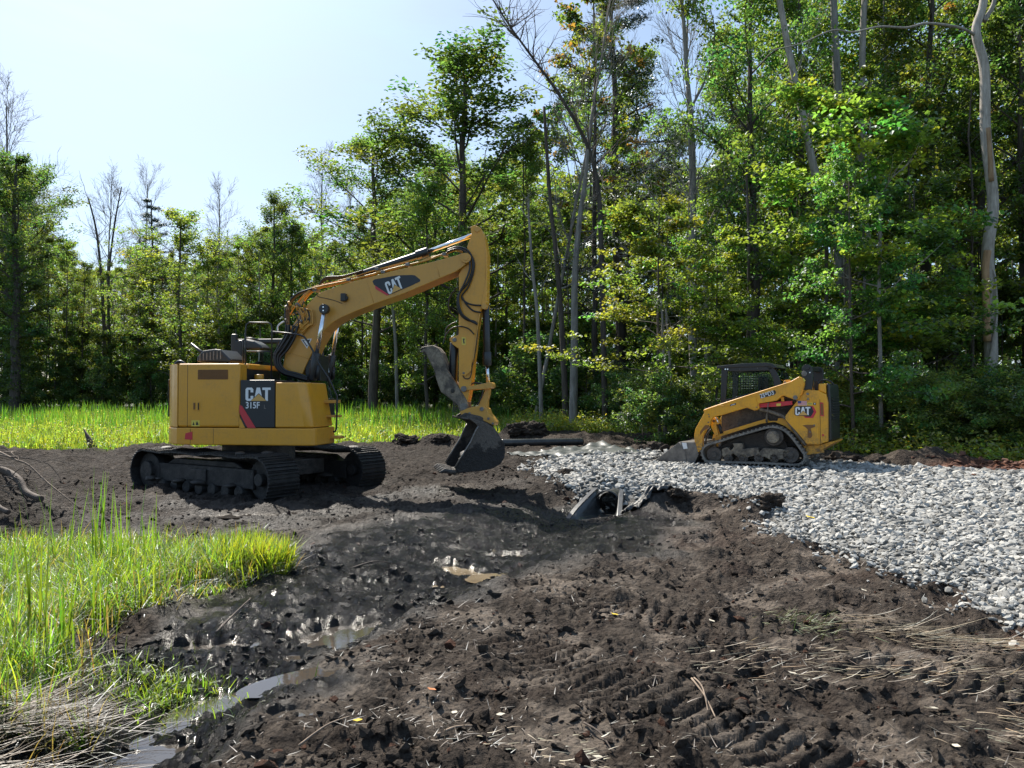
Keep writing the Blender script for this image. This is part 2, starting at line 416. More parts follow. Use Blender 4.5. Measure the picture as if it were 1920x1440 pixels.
def full_h(x, y):
    sd, gn, md, wet = masks(x, y)
    h = base_h(x, y)
    inpad = sstep(-.02, .12, sd); veg = np.maximum(sstep(0, .3, gn), sstep(0, 1, md)); mud = (1-inpad)*(1-.8*veg)
    dry = (1-wet)
    n1 = fbm(x, y, 1.1, 2, 51)
    n2 = fbm(x, y, .34, 3, 61)
    w1 = worley(x+.05*n2, y, .16, 71); w2 = worley(x, y+.03*n2, .065, 73)
    clod = np.clip(.75-w1, 0, 1)**.7; clod2 = np.clip(.75-w2, 0, 1)
    patch = sstep(-.25, .5, fbm(x, y, .55, 2, 81))
    rough = (.35+.65*patch)
    w0 = worley(x+.12*n2, y+.1*n1, .42, 69)
    rel = .035*n1*(1+.6*dry)+(.028+.026*dry*rough)*n2+.045*rough*dry*np.clip(.7-w0, 0, 1)
    rel = rel+rough*(.055*dry+.030*wet)*clod*sstep(-.35, .3, n2) + (.030*dry*rough+.022*wet)*clod2
    rel = rel+.012*wet*np.clip(.8-worley(x, y, .10, 75), 0, 1)
    rel = rel+.010*fbm(x, y, .038, 2, 91)*(.5+.5*rough)+(.020-.006*wet)*(np.abs(fbm(x, y, .10, 3, 93, .6))-.3)*(.45+.55*rough)
    # far mud is coarser
    rel = rel+.05*sstep(9, 14, y)*np.abs(fbm(x, y, .5, 2, 95))*dry
    # crawler prints: ridges across two bands
    for P, wdt, sp, ph in (([(-.05,5.0),(.45,4.3),(1.35,3.2),(1.9,2.4)], .34, .105, 0), ([(2.05,4.6),(2.75,3.9),(3.6,3.2)], .32, .12, 1.0), ([(3.3,4.9),(2.2,5.1),(.8,5.6),(.2,6.3)], .22, .11, 2)):
        dd, ss = line_d(x, y, P)
        m = (1-sstep(wdt*.75, wdt, dd+.06*n2))*sstep(-.75, -.25, fbm(x, y, .9, 2, 97))*dry
        ridge = np.abs(((ss+.10*dd+.03*n1)/sp+ph) % 1-.5)*2
        rel = rel*(1-.75*m)+m*(.9+.5*vnoise(x/.16, y/.16, 98))*(.040*sstep(.35, .6, ridge)-.018)+m*.008*(clod+clod2)
    h = h+rel*mud+inpad*(.010*n1+.006*n2)+veg*.02*n2
    for p in PUDDLES:
        q = puddle_d(x, y, p)+.22*fbm(x, y, .16, 2, 77)
        k = 1-sstep(.7, 1.25, q)
        zt = pud_z(p)-.030
        h = h*(1-k)+(zt+.016*fbm(x, y, .12, 2, 78))*k
    return h, sd, gn, md, wet
_pz = {}
def pud_z(p):
    if p not in _pz: _pz[p] = float(base_h(np.array([p[0]]), np.array([p[1]]))[0])-.018
    return _pz[p]
NR, NCOL = 500, 760
rr = 2.3*(62/2.3)**np.linspace(0, 1, NR)
th = np.radians(np.linspace(-44, 44, NCOL))
RR, TH = np.meshgrid(rr, th, indexing='ij')
GX = (RR*np.sin(TH)).astype(np.float64); GY = (RR*np.cos(TH)).astype(np.float64)
GZ, sd_, gn_, md_, wet_ = full_h(GX, GY)
def grid_faces(nr, nc, flip=False):
    i, j = np.meshgrid(np.arange(nr-1), np.arange(nc-1), indexing='ij'); a = i*nc+j
    q = np.stack([a, a+1, a+nc+1, a+nc], -1).reshape(-1, 4)
    return q[:, ::-1] if flip else q
def terrain_height(x, y):
    """bilinear look-up of the built ground"""
    x = np.asarray(x, float); y = np.asarray(y, float)
    r = np.sqrt(x*x+y*y); fi = np.clip(np.log(r/2.3)/np.log(62/2.3)*(NR-1), 0, NR-1.001)
    fj = np.clip((np.degrees(np.arctan2(x, y))+44)/88*(NCOL-1), 0, NCOL-1.001)
    i = fi.astype(int); j = fj.astype(int); a = fi-i; b = fj-j
    return (GZ[i, j]*(1-a)+GZ[i+1, j]*a)*(1-b)+(GZ[i, j+1]*(1-a)+GZ[i+1, j+1]*a)*b
def damp_f(x, y): return np.clip(sstep(6.5, 8.5, y)*(1-sstep(.3, 1.6, x+.3*fbm(x, y, 1.5, 2, 35)))*(.8+.3*fbm(x, y, 1.6, 3, 31)), 0, 1)
TH_ = lambda x, y: float(terrain_height(x, y))
def _ground(t):
    c = nn(t, 'ShaderNodeTexCoord').outputs['Object']
    wet = attr(t, 'wet'); pad = attr(t, 'pad'); veg = attr(t, 'veg'); red = attr(t, 'red')
    n1 = noise(t, 1.6, 6, .6, vec=c); n2 = noise(t, 9, 8, .68, vec=c); n3 = noise(t, 55, 6, .75, vec=c); pr = attr(t, 'pressed')
    vo2 = nn(t, 'ShaderNodeTexVoronoi', feature='F1', i_Scale=15); t.links.new(c, vo2.inputs['Vector'])
    vo = nn(t, 'ShaderNodeTexVoronoi', feature='F1', i_Scale=38); t.links.new(c, vo.inputs['Vector'])
    dry = ramp(t, n2, [(.30, (.018, .0148, .013)), (.46, (.043, .0355, .030)), (.62, (.098, .081, .067)), (.78, (.21, .178, .150))])
    dry = mixc(t, ramp(t, n1, [(.4, 0.0), (.65, .6)]), dry, (.034, .024, .019))
    dry = mixc(t, math_(t, 'MULTIPLY', pr, .75), dry, ramp(t, n2, [(.3, (.10, .082, .067)), (.65, (.21, .175, .145))]))
    dry = mixc(t, ramp(t, n3, [(.5, 0.0), (.8, .5)]), dry, (.14, .105, .075))
    wetc = ramp(t, n2, [(.3, (.005, .0045, .005)), (.6, (.012, .0105, .0105)), (.8, (.028, .024, .023))])
    dry = mixc(t, attr(t, 'damp'), dry, ramp(t, n2, [(.3, (.011, .009, .008)), (.55, (.030, .024, .020)), (.75, (.085, .068, .056))]))
    col = mixc(t, wet, dry, wetc)
    col = mixc(t, red, col, ramp(t, n3, [(.3, (.05, .022, .015)), (.7, (.17, .075, .045))]))
    col = mixc(t, veg, col, ramp(t, n3, [(.3, (.03, .035, .015)), (.7, (.09, .10, .04))]))
    col = mixc(t, pad, col, ramp(t, n3, [(.3, (.10, .098, .09)), (.7, (.26, .255, .24))]))
    wr = ramp(t, noise(t, 4.5, 5, .6, vec=c), [(.42, .12), (.57, .24), (.72, .42)])
    ro = mixc(t, wet, .85, wr)
    ro = mixc(t, math_(t, 'MAXIMUM', pad, veg), ro, .9)
    hb = math_(t, 'ADD', math_(t, 'MULTIPLY', n3, .5), math_(t, 'MULTIPLY', n2, 1.0))
    hb = math_(t, 'ADD', hb, math_(t, 'MULTIPLY', vo.outputs['Distance'], -.35))
    hb = math_(t, 'ADD', hb, math_(t, 'MULTIPLY', vo2.outputs['Distance'], -.6))
    nw = math_(t, 'ADD', noise(t, 75, 8, .85, vec=c), math_(t, 'MULTIPLY', noise(t, 24, 4, .7, vec=c), 1.1))
    hb = mixc(t, wet, hb, math_(t, 'MULTIPLY', nw, .9))
    st = math_(t, 'SUBTRACT', 1.0, math_(t, 'MULTIPLY', wet, .05))
    b = nn(t, 'ShaderNodeBump', i_Distance=.06); t.links.new(hb, b.inputs['Height']); t.links.new(st, b.inputs['Strength'])
    return principled(t, col, ro, 0, b.outputs['Normal'], mixc(t, wet, .10, .5))
M_['ground'] = mat('churned_mud', _ground)
red_ = sstep(.2, .9, 1.2-np.abs(((GX-11)/3.2)**2+((GY-15.6)/1.6)**2)) + sstep(.3, 1.2, 1-((GX-3.6)/.75)**2-((GY-4.9)/.35)**2+.5*fbm(GX, GY, .3, 2, 99))*.5
red_ = red_ + .08*sstep(.1, .7, fbm(GX, GY, 1.3, 2, 101))*(GX > .5)*(GY > 4.5)*(GY < 11)
pad_m = sstep(.0, .12, sd_)
fab = (GX > -.2) & (GX < 3.6) & (GY > 18.6) & (GY < 21.8)
veg_m = np.maximum(sstep(0, .35, gn_), sstep(-.2, .6, md_))
me = mesh_np('ground', np.stack([GX, GY, GZ], -1).reshape(-1, 3), grid_faces(NR, NCOL), np.full((NR-1)*(NCOL-1), 4), M_['ground'], True,
             {'wet': ('FLOAT', wet_), 'pad': ('FLOAT', pad_m), 'veg': ('FLOAT', veg_m), 'damp': ('FLOAT', damp_f(GX, GY)), 'red': ('FLOAT', np.clip(red_, 0, 1)*(1-pad_m)), 'pressed': ('FLOAT', sstep(.15, .55, -fbm(GX, GY, .55, 2, 81)+.3*fbm(GX, GY, .15, 2, 82))*(GY < 14))})
ground = tag(link('ground', me), 'churned dark mud of the work site running up to the forest edge', kind='structure')
# the land beyond and around, one sheet to the horizon (a little lower than the site)
ring = MB(); R_ = [0, 3, 20, 61, 120, 400, 1500]
rows = [[(r*sin(k*pi/24), r*cos(k*pi/24), -.6 if r < 61 else (.55 if r < 400 else 1.0)) for k in range(49)] for r in R_]
def _far(t):
    return principled(t, ramp(t, noise(t, .4, 5), [(.3, (.03, .035, .015)), (.7, (.07, .08, .03))]), .95)
ring.grid(rows).build('terrain', mat('forest_floor', _far)); tag(bpy.data.objects['terrain'], 'forest floor stretching away under the trees', kind='structure')
# puddles: level water where the ground dips under it
def _tanw(t):
    return principled(t, ramp(t, noise(t, 5, 3), [(.3, (.13, .10, .065)), (.7, (.22, .175, .115))]), .04, 0, bump(t, noise(t, 25, 3), .02, .01), .5)
def _darkw(t): return principled(t, (.05, .043, .036), .03, 0, bump(t, noise(t, 25, 3), .02, .01), .8)
M_['tanw'] = mat('muddy_water', _tanw); M_['darkw'] = mat('dark_water', _darkw)
for nm_, poly_, z_ in (('lower', [(-.85,6.4),(-.75,5.6),(-.95,4.9),(-1.1,4.2),(-1.5,3.6),(-2.0,3.5),(-2.15,4.4),(-1.9,5.1),(-1.6,5.9),(-1.15,6.5)], -.146),
                      ('upper', [(-.75,6.7),(-.3,7.0),(.25,7.8),(.6,8.7),(.3,9.0),(-.4,8.6),(-1.0,7.6)], -.142)):
    m = MB(); m.add([(a, b, z_) for a, b in poly_][::-1], [tuple(range(len(poly_)))])
    tag(m.build('water', M_['darkw'] if nm_ == 'lower' else M_['tanw']), 'shallow rain water filling the low spots of the wet run', kind='structure')
for p in PUDDLES:
    k = 1.5; n = 40; z = pud_z(p)
    c_, s_ = cos(p[4]), sin(p[4])
    vs = [(p[0]+(c_*p[2]*cos(2*pi*i/n)-s_*p[3]*sin(2*pi*i/n))*k, p[1]+(s_*p[2]*cos(2*pi*i/n)+c_*p[3]*sin(2*pi*i/n))*k, z) for i in range(n)]
    m = MB(); m.add(vs, [tuple(range(n))])
    o = m.build('water', M_['tanw'] if p[5] else M_['darkw']); tag(o, 'shallow muddy water standing in the ruts', kind='structure')

# ------------------------------------------------------------------ excavator
def smooth_path(pts, n=8):
    """Catmull-Rom through 3D points"""
    P = [Vector(p) for p in pts]; out = []
    for i in range(len(P)-1):
        a = P[max(i-1, 0)]; b = P[i]; c = P[i+1]; d = P[min(i+2, len(P)-1)]
        for k in range(n):
            t = k/n
            out.append(.5*((2*b)+(c-a)*t+(2*a-5*b+4*c-d)*t*t+(3*b-a-3*c+d)*t**3))
    out.append(P[-1]); return out
def text_obj(name, s, size, M, mat_, parent, bold=.03, sx=1.0, extrude=.002):
    cu = bpy.data.curves.new(name, 'FONT'); cu.body = s; cu.size = size; cu.extrude = extrude; cu.offset = bold*size
    cu.align_x = 'LEFT'; cu.materials.append(mat_)
    tmp = bpy.data.objects.new(name, cu); C.objects.link(tmp)
    bpy.context.view_layer.update()
    me = bpy.data.meshes.new_from_object(tmp); bpy.data.objects.remove(tmp)
    me.transform(M @ Matrix.Diagonal((sx, 1, 1, 1)))
    return link(name, me, parent)
def facing(u, v, z, rot=0):
    """text lying on a plane of constant v, reading along +u, facing the viewer (-v)"""
    return Matrix.Translation((u, v, z)) @ Matrix.Rotation(rot, 4, (0, -1, 0)) @ Matrix.Rotation(pi/2, 4, 'X')
EX = Frame((-4.50, 13.55, 0), radians(8))
ex = empty('excavator', EX.O, -EX.a, 'yellow crawler excavator with its boom raised and bucket resting low over black mud', 'excavator')
NV = -1.22                                     # near side of the house
e = EX
def arcplan(u0, u1, r=1.48, v0=NV, v1=1.22, n=26):
    """house plan between u0 and u1, the tail rounded about the swing centre"""
    pts = []
    def tail(v): return -sqrt(max(r*r-v*v, 0))
    vs = [v0+(v1-v0)*i/n for i in range(n+1)]
    for v in vs: pts.append((max(tail(v), u0), v))
    pts += [(u1, v1), (u1, v0)]
    return pts
zb = .815
z_sk = e.at(470, 802, NV)[1]; z_hd = e.at(400, 680, NV)[1]; z_tb = e.at(560, 717, NV)[1]; z_bp = e.at(480, 712.5, NV)[1]
u_a = e.at(450, 740, NV)[0]; u_b = e.at(515.5, 740, NV)[0]; u_c = e.at(612, 719, NV)[0]; u_d = e.at(623, 803, NV)[0]; u_e = e.at(626, 830, NV)[0]
u_n = e.at(584, 803, NV)[0]
def front(du, r=.14, v1=1.22, rec=.55):
    q = [(u_n+du-r+r*sin(t), NV+r-r*cos(t)) for t in [pi/2*i/6 for i in range(7)]]
    return q+[(u_n+du+.03, -.42), (rec, -.40), (rec, v1)]
tailarc = [p for p in arcplan(-9, -.84)][:27]
MB().plan(tailarc[::-1]+front(.05)[:8]+[(.55, -.40), (.55, 1.22)], zb, z_sk-.006).build('base_skirt', M_['cat'], ex, .018)
MB().plan([(-.80, -.98), (u_a-.02, -.98), (u_a-.02, .3), (-.8, .3)], z_sk, z_hd-.04).build('engine_block', M_['plastic'], ex)
# counterweight tail
tail = [p for p in arcplan(-9, -.84, 1.47)]
o = MB().plan(tail, z_sk+.002, z_hd-.02, .0).build('counterweight', M_['cat'], ex, .07, 4)
MB().plan([(-1.478, -.45), (-1.50, -.42), (-1.50, .5), (-1.478, .5)], 1.25, z_hd-.25).build('rear_grille', M_['plastic'], ex, .01)
# hood roof and side door
MB().plan([(-.84, -.95), (u_a, -.95), (u_a, .35), (-.84, .35)], z_hd-.10, z_hd-.005).build('hood', M_['cat'], ex, .03, 3)
MB().box(-.832, u_a-.006, NV, -.96, z_sk+.004, z_hd-.012).build('engine_door', M_['cat'], ex, .035, 4)
for x_, y0_, y1_ in ((352, 684, 800), (400, 804, 832), (357, 804, 832)):
    a_ = e.at(x_, y0_, NV); b_ = e.at(x_, y1_, NV)
    if a_[0] > -.84: MB().box(a_[0]-.003, a_[0]+.003, NV-.0015, NV+.01, b_[1], a_[1]).build('panel_gap', M_['plastic'], ex)
# recessed louvre, latch and warning label on the door
lx0, lz1 = e.at(*Z1(484, 418), NV); lx1, lz0 = e.at(*Z1(693, 485), NV)
M_['louvre'] = painted('brown_louvre', (.20, .085, .02), .6, .5, (.1, .07, .05), 0)
m = MB(); m.box(lx0, lx1, NV-.004, NV+.01, lz0, lz1); lv = m.build('air_louvre', M_['louvre'], ex, .004)
for k in range(7):
    z = lz0+.012+(lz1-lz0-.024)*k/6
    MB().box(lx0+.01, lx1-.01, NV-.010, NV-.003, z-.004, z+.004).build('slat', M_['louvre'], lv)
ax0, az1 = e.at(*Z1(450, 638), NV); ax1, az0 = e.at(*Z1(498, 702), NV)
lt = MB().box(ax0, ax1, NV-.006, NV+.002, az0, az1).build('door_latch', M_['cat'], ex, .004)
MB().box(ax0+.012, ax0+.045, NV-.012, NV-.005, az0+.02, az1-.02).build('latch_recess', M_['louvre'], lt, .003)
MB().box(ax1-.028, ax1-.014, NV-.02, NV-.005, az0+.015, az1-.02).build('handle', M_['black'], lt, .003)
bx0, bz1 = e.at(*Z1(440, 768), NV); bx1, bz0 = e.at(*Z1(496, 810), NV)
lb = MB().box(bx0, bx1, NV-.003, NV+.002, bz0, bz1).build('warning_label', M_['yellowlabel'], ex)
m = MB(); m.add([(bx0+.02, NV-.005, bz0+.02), (bx0+.055, NV-.005, bz0+.02), (bx0+.037, NV-.005, bz1-.02)], [(0, 1, 2)])
m.box(bx0+.08, bx0+.09, NV-.005, NV-.003, bz0+.02, bz1-.02); m.add([(bx1-.06, NV-.005, bz0+.02), (bx1-.015, NV-.005, bz0+.02), (bx1-.037, NV-.005, bz1-.015)], [(0, 1, 2)])
m.build('warning_symbols', M_['black'], lb)
# black centre panel with the big lettering, stripe and triangle
MB().box(u_a+.008, u_b-.004, NV, -.45, z_sk+.004, z_bp).build('centre_panel', M_['blackdecal'], ex, .008)
def flat(name, pts, v, mat_, parent, Z=Z1, th=.003):
    m = MB(); m.prism(EX.poly(pts, v, Z), v-th, v+.0005); return m.build(name, mat_, parent)
flat('stripe', [(772, 662), (790, 668), (885, 821), (828, 821), (772, 716)], NV-.002, M_['red'], ex)
flat('yellow_corner', [(771, 742), (812, 821), (771, 821)], NV-.001, M_['cat'], ex)
def cat_logo(FR, pts, Z, v, parent, rotz=0, wm=M_['white'], tri=None, name='lettering'):
    """pts: bottom-left, bottom-right, top-left corners of the word on the photograph"""
    a, b, c = [Vector((p[0], 0, p[1])) for p in FR.poly(pts, v, Z)]
    to3 = lambda x, y: tuple(Vector((0, v, 0))+a+(b-a)*(x/2)+(c-a)*y)
    m = MB(); cat_letters(m, to3); o = m.build(name, wm, parent)
    sol = o.modifiers.new('thick', 'SOLIDIFY'); sol.thickness = .003; sol.offset = 0
    t3 = lambda x, y, dv=-.004: tuple(Vector((0, v+dv, 0))+a+(b-a)*(x/2)+(c-a)*y)
    m = MB(); m.add([t3(.36, -.04, -.003), (t3(1.74, -.04, -.003)), t3(1.06, .58, -.003)], [(0, 1, 2)]); m.build('triangle_outline', M_['blackdecal'], parent)
    m = MB(); m.add([t3(.42, .0), (t3(1.68, .0)), t3(1.06, .52)], [(0, 1, 2)]); m.build('triangle', M_['amber'], parent)
    return a, b, c
cat_logo(e, [(814, 634), (988, 634), (814, 542)], Z1, NV-.004, ex)
ua, za = e.at(*Z1(814, 685), NV); ub, zt = e.at(*Z1(935, 640), NV)
text_obj('lettering', '315F', (zt-za)*1.38, facing(ua, NV-.005, za), M_['white'], ex, .016, .86)
ul, zl = e.at(*Z1(941, 687), NV); text_obj('lettering', 'L', (zt-za)*.85, facing(ul, NV-.005, zl), M_['steel'], ex, .01, .9)
# storage box in front
lo = [(u_b+.004, -.42), (u_b+.004, NV)]+front(.02)[:8]; hi = [(u_b+.004, -.42), (u_b+.004, NV)]+front(-.11)[:8]
m = MB(); n_ = len(lo); m.add([(x, y, z_sk+.004) for x, y in lo]+[(x, y, z_tb) for x, y in hi],
  [tuple(range(n_-1, -1, -1)), tuple(range(n_, 2*n_))]+[(i, (i+1) % n_, (i+1) % n_+n_, i+n_) for i in range(n_)], [False, False]+[False, False]+[True]*6+[False]*(n_-8))
m.build('storage_box', M_['cat'], ex, .022, 3)
MB().box(u_b+.05, u_n-.2, -1.1, -.5, z_tb+.003, z_tb+.012).build('anti_slip_tread', M_['plastic'], ex)
# red reflector sticker low on the skirt
flat('reflector', [(398, 858), (446, 846), (446, 903), (393, 900)], NV-.002, M_['red'], ex)
# deck behind: floor under boom and cab
MB().plan([(-.3, -.42), (.6, -.42), (.6, 1.2), (-.3, 1.2)], z_sk, z_sk+.12).build('deck', M_['plastic'], ex)
MB().box(u_a+.05, u_b-.05, -1.05, -.5, z_bp-.25, z_bp-.02).build('tank', M_['cat'], ex, .02)
# intake dome on the hood, exhaust, camera
p = e.poly([(518, 368), (522, 330), (560, 290), (640, 279), (680, 283), (748, 350), (748, 372)], -.55, Z1)
dome = MB(); dome.prism(p, -.75, -.15); dome.build('intake_cover', M_['plastic'], ex, .05, 3)
for k in range(7):
    u = p[0][0]+.06+.062*k; zt_ = p[0][1]
    MB().box(u, u+.018, -.758, -.745, zt_+.02+.004*k, zt_+.14+.01*min(k, 4)).build('dome_slat', M_['steel'], bpy.data.objects['intake_cover'])
MB().tube([e.p3(*Z1(552, 318), .3), e.p3(*Z1(500, 290), .3), e.p3(*Z1(436, 237), .3)], .04, 10, r1=.02).build('exhaust_pipe', M_['plastic'], ex)
MB().tube(smooth_path([e.p3(*Z1(333, 385), .0), e.p3(*Z1(340, 368), .0), e.p3(*Z1(365, 362), .0), e.p3(*Z1(392, 378), .0)], 5), .03, 8).build('rear_camera', M_['plastic'], ex)
MB().cyl(e.p3(*Z1(908, 487), -.75), e.p3(*Z1(908, 452), -.75), .075, 18).build('filler_cap', M_['cat'], ex, .008)
MB().box(*[x for x in (e.at(*Z1(828, 480), -.7)[0], e.at(*Z1(868, 480), -.7)[0])], -.8, -.6, z_bp, e.at(*Z1(840, 412), -.7)[1]).build('pump_box', M_['plastic'], ex, .01)
# handrails
def rail(pts, v, name='handrail', r=.014, Z=Z1, mat_=None, v1=None, parent=ex, F=e, sm=0):
    q = []
    for i, (x, y) in enumerate(pts):
        vv = v if v1 is None else v+(v1-v)*i/(len(pts)-1)
        q.append(F.p3(*Z(x, y), vv))
    if sm: q = smooth_path(q, sm)
    return MB().tube(q, r, 8).build(name, mat_ or M_['black'], parent)
rail([(812, 487), (813, 260), (815, 140), (822, 105), (842, 91), (968, 93), (988, 103), (997, 130), (992, 487)], -1.0)
rail([(797, 487), (797, 260), (800, 215), (815, 198), (850, 200), (905, 212)], -.95)
rail([(815, 290), (990, 292)], -1.0, r=.010)
rail([(990, 155), (1100, 165), (1195, 178), (1222, 192), (1245, 225), (1290, 305), (1322, 375), (1392, 480), (1448, 600), (1446, 700), (1444, 820), (1436, 845), (1421, 848)], -.62, r=.016)
rail([(1038, 153), (1036, 125), (1048, 104), (1080, 84)], -.3, r=.014, sm=4, mat_=M_['white'])
# steps
for (x0, x1, y0, y1) in ((1392, 1446, 628, 650), (1408, 1456, 733, 748), (1416, 1472, 878, 896)):
    a = e.at(*Z1(x0, y1), -.6); b = e.at(*Z1(x1, y0), -.6)
    MB().box(a[0]-.12, b[0], -.62, -.42, a[1], b[1]).build('step', M_['boom'], ex, .006)
MB().box(u_n-.3, u_n-.02, NV+.2, -.45, zb+.05, zb+.5).build('step_bracket', M_['plastic'], ex)
# ---- cab (far side)
cabv0, cabv1 = .27, 1.20
cu0 = e.at(438, 700, cabv0)[0]; cu1 = .92; cz = e.at(480, 640, cabv0)[1]; fz = z_sk+.12
cab = MB()
def post(m, u0, v0, u1, v1, z0=fz, z1=cz, w=.035): m.tube([(u0, v0, z0), (u1, v1, z1)], w, 4, smooth=False)
for v in (cabv0, cabv1):
    post(cab, cu0+.03, v, cu0+.08, v, w=.06); post(cab, .22, v, .22, v, w=.045); post(cab, cu1, v, cu1-.28, v)
cab.box(cu0, cu1, cabv0-.02, cabv1+.02, fz, fz+.35)
cab.box(cu0+.02, cu0+.08, cabv0, cabv1, fz, fz+.55)
cab.build('cab_frame', M_['plastic'], ex, .01)
MB().plan([(cu0+.02, cabv0-.03), (cu1-.22, cabv0-.03), (cu1-.22, cabv1+.03), (cu0+.02, cabv1+.03)], cz-.05, cz+.045).build('cab_roof', M_['plastic'], ex, .03, 3)
gl = [('side_window', [(cu0+.1, fz+.36), (.19, fz+.36), (.19, cz-.06), (cu0+.14, cz-.06)]), ('side_window', [(.25, fz+.36), (cu1-.04, fz+.36), (cu1-.28, cz-.06), (.25, cz-.06)])]
for v in (cabv0, cabv1-.01):
    for nme, q in gl: MB().prism(q, v, v+.008).build('side_window', M_['glass'], ex)
MB().prism([(cu1-.02, fz+.3), (cu1, fz+.3), (cu1-.27, cz-.05), (cu1-.29, cz-.05)], cabv0+.04, cabv1-.04).build('windscreen', M_['glass'], ex)
st = MB(); st.box(-.3, .2, .55, .95, fz+.36, fz+.5); st.box(-.4, -.25, .55, .95, fz+.45, cz-.35); st.build('seat', M_['seat'], ex, .05, 3)
st = MB(); st.box(.3, .4, .45, .52, fz+.36, fz+.75); st.tube([(.35, .48, fz+.7), (.38, .48, fz+.95)], .02, 6); st.build('joystick', M_['plastic'], ex)
# dark rear frame beside the cab, work light dome
m = MB(); a = e.at(*Z1(745, 480), .15); b = e.at(*Z1(800, 215), .15); m.box(a[0], b[0], .1, .2, a[1], b[1])
a = e.at(*Z1(720, 300), .15); b = e.at(*Z1(757, 172), .15); m.box(a[0], b[0], .1, .2, a[1], b[1]); m.build('rear_guard', M_['plastic'], ex, .02)
p = e.poly([(828, 262), (820, 225), (850, 213), (895, 222), (935, 245), (962, 272), (940, 283), (830, 283)], -.1, Z1)
MB().prism(p, -.25, .1).build('hood_bulge', M_['plastic'], ex, .04, 3)
# mirror on its arm
rail([(1335, 372), (1360, 385), (1375, 400)], .2, name='mirror_arm', r=.012)
p = e.poly([(1356, 368), (1376, 364), (1388, 380), (1391, 440), (1370, 446), (1360, 410)], .2, Z1)
mi = MB().prism(p, .2, .25).build('mirror', M_['mirror'], ex, .01)
rail([(1345, 340), (1365, 395), (1380, 470), (1400, 540)], .1, name='mirror_arm', r=.014)
# ---- boom
BV = -.24; BW = .44
boom_o = [(188, 1105), (325, 1147), (398, 992), (432, 925), (482, 838), (545, 775), (620, 735), (700, 700), (850, 641), (1050, 572), (1250, 487), (1420, 415), (1462, 385), (1502, 352), (1512, 320), (1500, 292), (1470, 280), (1430, 296), (1250, 345), (1000, 402), (820, 449), (640, 498), (500, 545), (440, 570), (395, 615), (320, 700), (268, 780), (238, 860), (212, 980)]
m = MB(); m.prism(e.poly(boom_o, BV, Z2), BV, BV+BW); boom = m.build('boom', M_['boom'], ex, .012)
def bflat(name, pts, v, mat_, th=.003, parent=boom): return flat(name, pts, v, mat_, parent, Z2, th)
bflat('badge', [(828, 482), (842, 470), (1000, 441), (1110, 438), (1130, 441), (1168, 472), (1165, 484), (1090, 520), (945, 579), (930, 568), (850, 515), (838, 508)], BV-.002, M_['blackdecal'])
bflat('stripe', [(846, 513), (850, 538), (930, 584), (947, 580), (930, 569)], BV-.004, M_['red'])
cat_logo(e, [(943, 578), (1052, 528), (912, 494)], Z2, BV-.008, boom)
# welded seam plates and pin bosses
m = MB()
for a_, b_ in (((785, 470), (838, 640)), ((1277, 340), (1305, 452)), ((215, 985), (395, 1040))):
    MB().tube([e.p3(*Z2(*a_), BV-.001), e.p3(*Z2(*b_), BV-.001)], .004, 6).build('weld_seam', M_['boom'], boom)
def disc(name, x, y, r, v0, v1, mat_, parent, Z=Z2, F=e, n=24, bev=.004):
    c = F.p3(*Z(x, y), v0); d = Vector((c.x, v1, c.z)); return MB().cyl(c, d, r, n).build(name, mat_, parent, bev)
disc('pin_boss', 1490, 316, .085, BV-.03, BV+BW+.03, M_['boom'], boom); disc('pin', 1490, 316, .045, BV-.04, BV+BW+.04, M_['boom'], boom)
disc('work_light', 630, 600, .045, BV-.07, BV, M_['plastic'], boom)
MB().box(*[e.at(*Z2(x, 600), BV)[0] for x in (612, 648)], BV-.09, BV-.002, *[e.at(*Z2(630, y), BV)[1] for y in (628, 572)]).build('light_housing', M_['plastic'], boom, .012)
# rotated square lifting-point label on the boom foot
q = [(1196, 208), (1273, 203), (1240, 272)]
flat('lift_label', q, BV-.002, M_['white'], boom, Z1); flat('lift_label_face', [(1206, 213), (1262, 209), (1239, 260)], BV-.004, M_['black'], boom, Z1)
flat('lift_symbol', [(1216, 216), (1240, 214), (1250, 238), (1240, 250)], BV-.006, M_['white'], boom, Z1)
# boom cylinders, one each side of the boom
for v in (BV-.14, BV+BW+.14):
    a = e.p3(*Z2(487, 681), BV-.14); b = e.p3(*Z2(430, 1000), BV-.14); c_ = e.p3(*Z2(400, 1185), BV-.14)
    a.y = b.y = c_.y = v
    cy = MB().cyl(b+(b-a).normalized()*-.02, c_, .075, 20).build('boom_cylinder', M_['black'], ex, .006)
    MB().cyl(a, b, .038, 18).build('cylinder_rod', M_['chrome'], cy)
    MB().tube([(a.x, v-.05, a.z), (a.x, v+.05, a.z)], .085, 20).build('cylinder_eye', M_['black'], cy, .008)
    for dz in (-.03, .03): MB().cyl((a.x, v-.062, a.z+dz), (a.x, v-.048, a.z+dz), .013, 10).build('bolt', M_['chrome'], cy)
    MB().tube([(c_.x+.12, v-.03, c_.z+.25), (c_.x+.1, v-.03, c_.z+.02)], .03, 8).build('valve', M_['plastic'], cy)
MB().prism(e.poly([(395, 1000), (470, 1010), (470, 1190), (370, 1190), (360, 1080)], BV+.1, Z2), BV+.02, BV+BW-.02).build('boom_foot_bracket', M_['plastic'], ex, .01)
